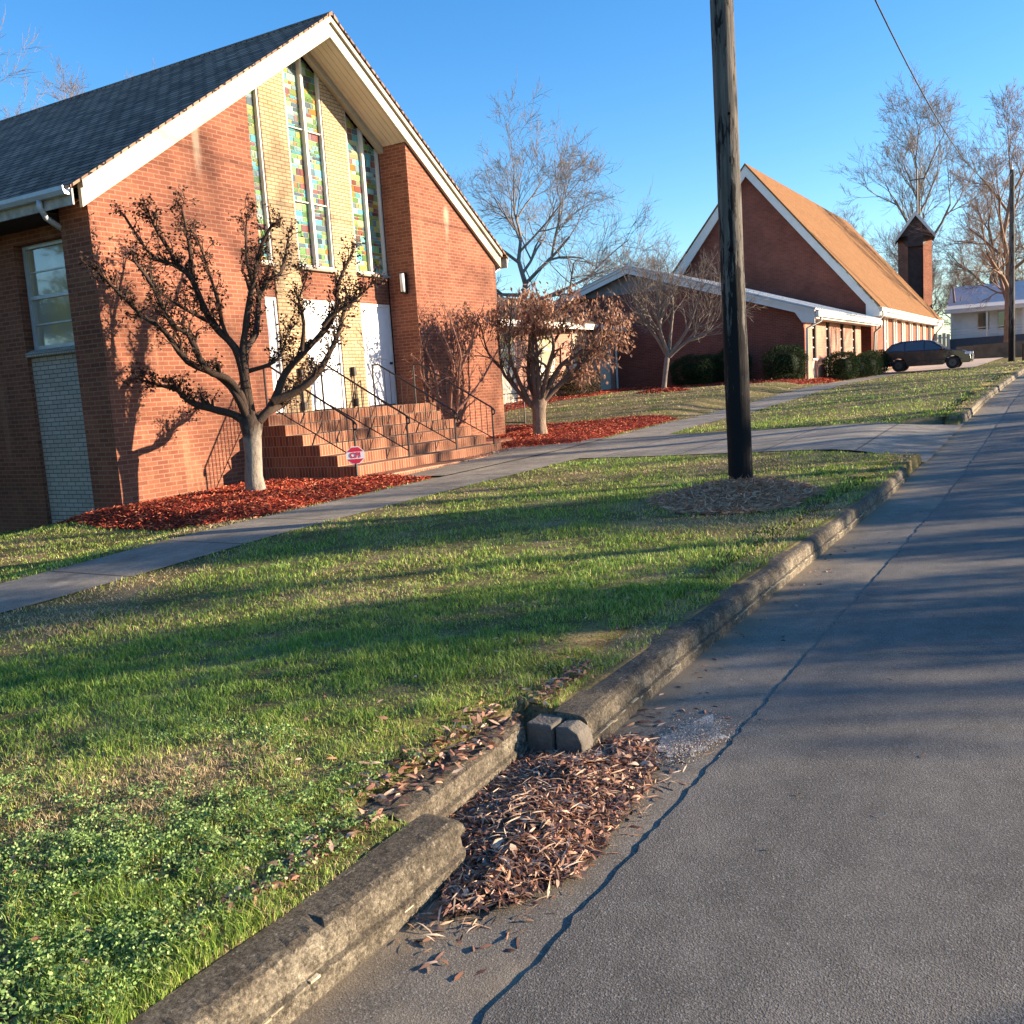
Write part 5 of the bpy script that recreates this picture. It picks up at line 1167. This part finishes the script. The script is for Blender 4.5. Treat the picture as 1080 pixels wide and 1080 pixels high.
BEDS = [([(9.75, 14.6), (8.95, 12.4), (8.75, 9.9), (9.3, 9.42), (13.35, 9.40), (13.5, 10.6), (13.2, 11.0), (13.2, 13.29), (10.15, 13.29), (10.4, 14.6)], .15, .07, 30000),
        ([(18.45, 11.2), (19.2, 9.5), (22.5, 9.45), (25.8, 9.6), (26.2, 10.2), (24.6, 12.4), (24.4, 14.9), (22.6, 15.4), (22.44, 13.29), (18.45, 13.29)], .10, .07, 22000),
        ([(26, 17.4), (43.9, 17.2), (43.9, 19.45), (26, 19.45)], .05, .09, 7000),
        ([(41.2, 10.0), (43.95, 9.5), (43.95, 17.2), (41.0, 17.2)], .05, .09, 5000),
        ([(44, 9.42), (58, 9.42), (58, 10.35), (44, 10.35)], .05, .09, 5000),
        ([(37 + 1.1 * math.cos(a), 14.4 + 1.1 * math.sin(a)) for a in np.linspace(0, 6.28, 13)[:-1]], .10, .08, 2500)]
MCOL = [(.34, .045, .02), (.48, .09, .035), (.22, .028, .015), (.55, .20, .10), (.12, .02, .012), (.40, .055, .025)]
def bed_z(x, y, poly, hgt): return ground_z(x, y) + .012 + hgt * sstep(edge_dist(x, y, poly) / .7)
for bi, (poly, hgt, cs, nchip) in enumerate(BEDS):
    P = np.array(poly); st = .1 if bi < 2 else .25
    xs = np.arange(P[:, 0].min(), P[:, 0].max() + st, st); ys = np.arange(P[:, 1].min(), P[:, 1].max() + st, st)
    X, Y = np.meshgrid(xs, ys, indexing='ij'); ins = inpoly(X, Y, poly); Z = bed_z(X, Y, poly, hgt); Z = np.where(ins, Z, ground_z(X, Y) - .03)
    i = np.arange(len(xs) - 1)[:, None] * len(ys) + np.arange(len(ys) - 1)[None, :]
    ok = (ins[:-1, :-1] | ins[1:, :-1] | ins[1:, 1:] | ins[:-1, 1:]).ravel()
    Fc = np.stack([i, i + len(ys), i + len(ys) + 1, i + 1], -1).reshape(-1, 4)[ok]
    V = np.stack([X, Y, Z], -1).reshape(-1, 3)
    rng = np.random.RandomState(40 + bi)
    x = rng.uniform(P[:, 0].min(), P[:, 0].max(), nchip * 2); y = rng.uniform(P[:, 1].min(), P[:, 1].max(), nchip * 2); k = inpoly(x, y, poly); x, y = x[k][:nchip], y[k][:nchip]; n = len(x)
    C_ = np.stack([x, y, bed_z(x, y, poly, hgt) + rng.uniform(.0, .025, n)], -1); D_ = rng.normal(size=(n, 3)) * [1, 1, .28]
    V2, F2, C2 = leafquads(C_, D_, cs, .016 if bi < 2 else .03, rng, pick(MCOL, n, rng, .3), .1)
    base = np_mesh("mulch", V, Fc, mulch_mat, smooth=True); tag(base, ["red wood mulch round the large pruned tree", "red wood mulch round the dry leafed tree", "red mulch along the joining wing", "red mulch under the dark gable wall", "red mulch under the strip windows", "small red mulch ring round the slim lawn tree"][bi], "mulch", "red mulch beds", "stuff")
    np_mesh("chips", V2, F2, chip_mat, cols=C2, parent=base)
# pine straw mound at the pole
rng = np.random.RandomState(77); n = 26000
a_ = rng.uniform(0, 6.283, n); r_ = np.sqrt(rng.uniform(0, 1, n)) ; ax_ = (.60, .80)
def moundp(r_, a_):
    # long axis lies across the view
    u = r_ * 1.0 * np.cos(a_); v = r_ * .95 * np.sin(a_); return 10.95 + .52 * u - .4 * v * 1.3, 3.25 - .70 * u - .9 * v * .35
def moundz(x, y): 
    d2 = ((x - 11.1) / 1.15) ** 2 + ((y - 3.4) / .95) ** 2; return ground_z(x, y) + .16 * np.exp(-d2 * 2.2)
x = 10.8 + r_ * np.cos(a_) * 1.4; y = 3.35 + r_ * np.sin(a_) * 1.05; keep = ((x - 10.8) / 1.4) ** 2 + ((y - 3.35) / 1.05) ** 2 < .66 + .4 * vnoise(x * 5, y * 5, 9); x, y = x[keep], y[keep]; n = len(x)
C_ = np.stack([x, y, moundz(x, y) + rng.uniform(.005, .03, n)], -1); D_ = rng.normal(size=(n, 3)) * [1, 1, .22]
V, Fc, C = leafquads(C_, D_, .10, .010, rng, pick([(.46, .24, .14), (.58, .34, .21), (.28, .14, .08), (.64, .42, .28)], n, rng), .15)
straw = np_mesh("pine_straw", V, Fc, chip_mat, cols=C); tag(straw, "low mound of brown pine straw round the foot of the near pole", "pine straw", kind="stuff")
X, Y = np.meshgrid(np.linspace(9.3, 12.3, 30), np.linspace(2.2, 4.6, 26), indexing='ij'); Z = moundz(X, Y) - .004 - .3 * sstep((((X - 10.8) / 1.1) ** 2 + ((Y - 3.35) / .8) ** 2 - .6) / .5); i = np.arange(29)[:, None] * 26 + np.arange(25)[None, :]
np_mesh("soil_mound", np.stack([X, Y, Z], -1).reshape(-1, 3), np.stack([i, i + 26, i + 27, i + 1], -1).reshape(-1, 4), plain("straw_soil", (.12, .07, .045), .95, .3, 20, bmp=.8), smooth=True, parent=straw)
# leaf litter in the broken kerb
LC = [(.32, .17, .10), (.44, .26, .16), (.17, .08, .055), (.48, .31, .21), (.10, .05, .035), (.30, .14, .09), (.58, .42, .30), (.14, .075, .055), (.36, .16, .09)]
rng = np.random.RandomState(5); n = 9500
PILE = [(2.20, 1.66), (2.36, 1.48), (2.62, 1.36), (3.05, 1.40), (3.55, 1.46), (3.82, 1.60), (3.74, 1.80), (3.56, 1.82), (3.50, 1.94), (3.46, 2.05), (2.62, 1.99), (2.56, 1.86), (2.44, 1.76)]
x = rng.uniform(2.1, 4.0, 26000); y = rng.uniform(1.25, 2.1, 26000); ok = inpoly(x, y, PILE) & (rng.uniform(0, 1, 26000) < .12 + edge_dist(x, y, PILE) / .16 + .3 * vnoise(x * 9, y * 9, 14) + .5 * ((y > 1.85) | ((y > 1.7) & (x < 2.6)))); x, y = x[ok][:n], y[ok][:n]; n = len(x)
ph = .055 * sstep(edge_dist(x, y, PILE) / .28) * (1 + .35 * vnoise(x * 14, y * 14, 4))
C_ = np.stack([x, y, road_z(x) + .012 + ph * rng.uniform(.55, 1.05, n)], -1); D_ = rng.normal(size=(n, 3)) * [1, 1, .30]
lw_ = rng.uniform(.5, 1.25, n) ** 1.3; V1, F1, K1 = curlleaves(C_ + [0, 0, .004], D_, .056 * rng.uniform(.4, 1.35, n), .0095 * lw_ * np.where(rng.uniform(0, 1, n) < .12, 2.2, 1), rng, pick(LC, n, rng, .35))
# scattered ones: gutter, kerb top and grass edge
def scatter(n, fx, fy, fz, l, w, cols=LC, fl=.2):
    x = fx(n); y = fy(x, n); C_ = np.stack([x, y, fz(x, y) + rng.uniform(.002, .004 if fl < .1 else .02, n)], -1); return curlleaves(C_, rng.normal(size=(n, 3)) * [1, 1, fl], l * rng.uniform(.5, 1.3, n), w * rng.uniform(.6, 1.2, n), rng, pick(cols, n, rng, .3), .15 if fl < .1 else .4)
S = [(V1, F1, K1)]
n_ = 900; xq = rng.uniform(2.05, 4.0, n_); yq = rng.uniform(1.32, 2.0, n_); kq = (rng.uniform(0, 1, n_) < np.clip(1.1 - np.where(inpoly(xq, yq, PILE), 0, edge_dist(xq, yq, PILE)) / .14, 0, 1)) & (yq > 1.36) & ((xq > 2.6) | (yq < 1.75)); xq, yq = xq[kq], yq[kq]; n_ = len(xq)
hq = np.where(inpoly(xq, yq, PILE), .03 + .055 * sstep(edge_dist(xq, yq, PILE) / .28), -.004)
S.append(curlleaves(np.stack([xq, yq, road_z(xq) + hq], -1), rng.normal(size=(n_, 3)) * [1, 1, .12], .075 * rng.uniform(.5, 1.4, n_), .004 * rng.uniform(.6, 1.6, n_), rng, pick([(.50, .34, .22), (.34, .20, .12), (.20, .12, .08), (.62, .48, .34)], n_, rng, .3), .4))
S.append(scatter(260, lambda n: rng.uniform(2.0, 4.3, n), lambda x, n: 1.62 + rng.normal(0, .16, n), lambda x, y: road_z(x) - .009, .055, .012, LC, .04))
S.append(scatter(520, lambda n: rng.uniform(1.6, 4.3, n), lambda x, n: np.where((x > 2.5) & (x < 3.55), 2.18, 2.02) + .02 * (x - 2) + np.abs(rng.normal(0, .07, n)), lambda x, y: ground_z(x, y) + .01, .06, .018))
S.append(scatter(200, lambda n: rng.uniform(2.55, 3.5, n), lambda x, n: 2.12 + rng.normal(0, .05, n), lambda x, y: road_z(x) + .15, .055, .016))
S.append(scatter(90, lambda n: rng.uniform(3.9, 9, n), lambda x, n: 1.83 - np.abs(rng.normal(0, .12, n)), lambda x, y: road_z(x) - .010, .04, .010, LC, .04))
S.append(scatter(70, lambda n: rng.uniform(1.3, 12, n), lambda x, n: rng.uniform(-1.5, 1.7, n), lambda x, y: road_z(x) + np.where(y < 1.25, .003, -.010), .03, .008, LC, .03))
S.append(scatter(170, lambda n: rng.uniform(1.2, 7, n), lambda x, n: 2.1 + np.abs(rng.normal(0, .5, n)), lambda x, y: ground_z(x, y) + .02, .042, .015))
S.append(scatter(300, lambda n: rng.uniform(13.5, 18.6, n), lambda x, n: 10.75 + rng.normal(0, .12, n) + .0 * x, lambda x, y: ground_z(x, y) + .03, .06, .03))
off_ = 0; VV, FF, KK = [], [], []
for v, f, k in S: VV.append(v); FF.append(f + off_); KK.append(k); off_ += len(v)
tag(np_mesh("fallen_leaves", np.concatenate(VV), np.concatenate(FF), vcol("leaf_litter", .6, .12, .35), cols=np.concatenate(KK)), "heap of curled brown willow leaves in the broken kerb", "fallen leaves", kind="stuff")
# dark leaf mould under the pile
X, Y = np.meshgrid(np.linspace(2.2, 3.95, 60), np.linspace(1.3, 2.10, 30), indexing='ij'); ins = inpoly(X, Y, PILE); Z = road_z(X) + np.where(ins, .006 + .030 * sstep(edge_dist(X, Y, PILE) / .28), -.03)
i = np.arange(59)[:, None] * 30 + np.arange(29)[None, :]; ok = (ins[:-1, :-1] & ins[1:, 1:]).ravel()
tag(np_mesh("leaf_mould", np.stack([X, Y, Z], -1).reshape(-1, 3), np.stack([i, i + 30, i + 31, i + 1], -1).reshape(-1, 4)[ok], plain("mould", (.05, .03, .02), .95, .3, 20, bmp=.8), smooth=True), "dark leaf mould under the heap of leaves", "leaf mould", kind="stuff")
# washed sand and grit beside the leaves
rng = np.random.RandomState(15); n = 16000; x = 3.90 + rng.normal(0, .11, n); y = 1.45 + rng.normal(0, .055, n)
C_ = np.stack([x, y, road_z(x) + .006 + .006 * rng.uniform(0, 1, n) + np.where(y < 1.3, .008, 0)], -1)
V, Fc, C = leafquads(C_, rng.normal(size=(n, 3)) * [1, 1, .25], .005, .0045, rng, pick([(.56, .51, .44), (.44, .40, .34), (.66, .61, .53), (.34, .18, .10)], n, rng, .2), .2)
gr_ = MB(); ring = [(3.89 + (.23 + .06 * math.sin(a * 3 + 1) + .035 * math.sin(a * 7) + .02 * math.sin(a * 17)) * math.cos(a), 1.445 + (.11 + .03 * math.sin(a * 4) + .018 * math.sin(a * 9) + .012 * math.sin(a * 15)) * math.sin(a)) for a in np.linspace(0, 6.283, 49)[:-1]]
gr_.face([(x_, y_, float(road_z(x_)) + (.0075 if y_ < 1.45 else .0065)) for x_, y_ in ring]); gr_.build("cement_patch", plain("pale_cement", (.62, .57, .50), .95, .35, 30, bmp=1.0), kind='structure')
tag(np_mesh("grit", V, Fc, chip_mat, cols=C), "pale washed sand and grit beside the leaf heap", "grit", kind="stuff")

# ------------------------------------------------------------------ grass
grass_mat = vcol("grass_blades", .55, .30, .3)
def lawn_mask(x, y):
    k = (y > np.where(x < 2.45, 1.915, 2.01) + .02 * np.sin(x * 5)) & ~((y > 7.99) & (y < 9.27))
    k &= ~((x > 2.5) & (x < 3.58) & (y < 2.21))
    k &= ~((x > 15.95) & (x < 20.85) & (y < 9)) & ~((x > 15.4) & (x < 21.3) & (y < 3.0))
    k &= ~((x > 13.1) & (x < 20.2) & (y > 9) & (y < 14)) & ~((x > 56) & (x < 62) & (y < 10))
    for poly, *_r in BEDS: k &= ~inpoly(x, y, poly)
    k &= ~((((x - 10.8) / 1.2) ** 2 + ((y - 3.35) / .9) ** 2) < .62 + .3 * vnoise(x * 5, y * 5, 9))
    k &= ~((y > 13.3) & (x > 10.1) & (x < 22.5)) & ~((y > 10.2) & (x > 44)) & ~((y > 19.3) & (x > 22))
    return k
def sample(n, rmin, rmax, seed, az0=29, az1=88):
    """polar sampling, density falling with distance from the pavement edge of the street"""
    r = np.random.RandomState(seed); d = rmin * (rmax / rmin) ** r.uniform(0, 1, n); az = np.radians(r.uniform(az0, az1, n))
    return d * np.sin(az), d * np.cos(az), d, r
def straw_amt(x, y):
    s = .57 + .75 * vnoise(x * 1.7, y * 1.7, 21) + .35 * vnoise(x * 5, y * 5, 22)
    s = s + .85 * np.exp(-(((x - 2.45) / .55) ** 2 + ((y - 3.0) / .45) ** 2)) + .35 * np.exp(-((y - 2.15) / .10) ** 2) + .45 * np.exp(-((y - 7.6) / .35) ** 2) * (x < 12) + .5 * np.exp(-((y - 9.6) / .4) ** 2)
    s = s + .5 * ((y > 9.5) & (x > 22)) + .25 * ((x > 34) & (y > 2))
    return s
GREEN = [(.19, .32, .045), (.26, .39, .06), (.13, .24, .04), (.38, .46, .12)]; STRAW = [(.50, .39, .21), (.62, .50, .30), (.38, .28, .15)]
def blades(n, rmin, rmax, seed, hgt, wid, lean=.5):
    x, y, d, r = sample(n, rmin, rmax, seed); k = lawn_mask(x, y); x, y, d = x[k], y[k], d[k]; n = len(x)
    tuft = 1.1 * vnoise(x * 6, y * 6, 31) + 1.1 * vnoise(x * 17, y * 17, 32)
    st = straw_amt(x, y) + r.normal(0, .28, n); k = r.uniform(0, 1, n) < np.clip(.95 + .6 * tuft - .25 * (st > .8), .34, 1); x, y, d, st, tuft = x[k], y[k], d[k], st[k], tuft[k]; n = len(x)
    z = ground_z(x, y) - .004; isS = st > .78
    h = hgt * r.uniform(.45, 1.15, n) * (1 + .75 * np.clip(tuft, -.8, 1.1)) * np.where(isS, .62, 1); w = np.maximum(wid, d * .00085) * r.uniform(.7, 1.3, n)
    h = np.maximum(h, .012); a = r.uniform(0, 6.283, n); ln = h * r.uniform(.1, lean * 2, n) * np.where(isS, 1.7, 1); dx, dy = np.cos(a), np.sin(a)
    b = r.uniform(0, 6.283, n); sx_, sy_ = np.cos(b) * w / 2, np.sin(b) * w / 2
    P = np.stack([x, y, z], -1); S_ = np.stack([sx_, sy_, 0 * w], -1)
    Mid = P + np.stack([dx * ln * .35, dy * ln * .35, h * .6], -1); Tip = P + np.stack([dx * ln, dy * ln, h * .95], -1)
    V = np.stack([P - S_, P + S_, Mid + S_ * .7, Mid - S_ * .7, Tip], 1).reshape(-1, 3)
    i = np.arange(n)[:, None] * 5; F3 = np.concatenate([np.concatenate([i, i + 1, i + 2], 1), np.concatenate([i, i + 2, i + 3], 1), np.concatenate([i + 3, i + 2, i + 4], 1)])
    g = pick(GREEN, n, r, .3); s = pick(STRAW, n, r, .3); c = np.where(isS[:, None], s, g * (1 + .35 * (st[:, None] - .3) * np.array([1.6, .7, .3])))
    return V, F3, np.repeat(np.clip(c, 0, 1), 5, 0)
allV, allF, allC = [], [], []; o_ = 0
for args in ((300000, 1.5, 7.0, 1, .040, .0030), (190000, 6.5, 24, 2, .042, .005), (90000, 20, 70, 3, .05, .01)):
    V, Fc, C = blades(*args); allV.append(V); allF.append(Fc + o_); allC.append(C); o_ += len(V)
tag(np_mesh("grass", np.concatenate(allV), np.concatenate(allF), grass_mat, cols=np.concatenate(allC)), "uneven winter lawn of green and straw coloured blades", "grass", kind="stuff")
# low leafy weeds in the near corner
rng = np.random.RandomState(91); nc = 1500; cx_ = rng.uniform(1.0, 3.0, nc * 3); cy_ = rng.uniform(2.0, 3.9, nc * 3)
wgt = .62 * np.exp(-(((cx_ - 1.6) / .75) ** 2 + ((cy_ - 2.35) / .65) ** 2)) * (.45 + .9 * (vnoise(cx_ * 5, cy_ * 5, 52) > -.05)) + .14 * (vnoise(cx_ * 4, cy_ * 4, 50) > .15) + .15 * (vnoise(cx_ * 9, cy_ * 9, 51) > .1)
k = (rng.uniform(0, 1, nc * 3) < wgt) & lawn_mask(cx_, cy_); cx_, cy_ = cx_[k], cy_[k]; nc = len(cx_)
per = 30; cxx = np.repeat(cx_, per) + rng.normal(0, .018, nc * per); cyy = np.repeat(cy_, per) + rng.normal(0, .018, nc * per); n = len(cxx)
hh = np.repeat(rng.uniform(.012, .06, nc), per); C_ = np.stack([cxx, cyy, ground_z(cxx, cyy) + hh * rng.uniform(.35, 1, n)], -1); D_ = rng.normal(size=(n, 3)) * [1, 1, .6]
V, Fc, C = leafquads(C_, D_, .012, .009, rng, pick([(.20, .32, .09), (.27, .40, .12), (.13, .23, .06), (.32, .42, .16)], n, rng, .3), .2)
tag(np_mesh("weeds", V, Fc, grass_mat, cols=C), "mats of small leafed weeds in the near corner of the lawn", "weeds", kind="stuff")
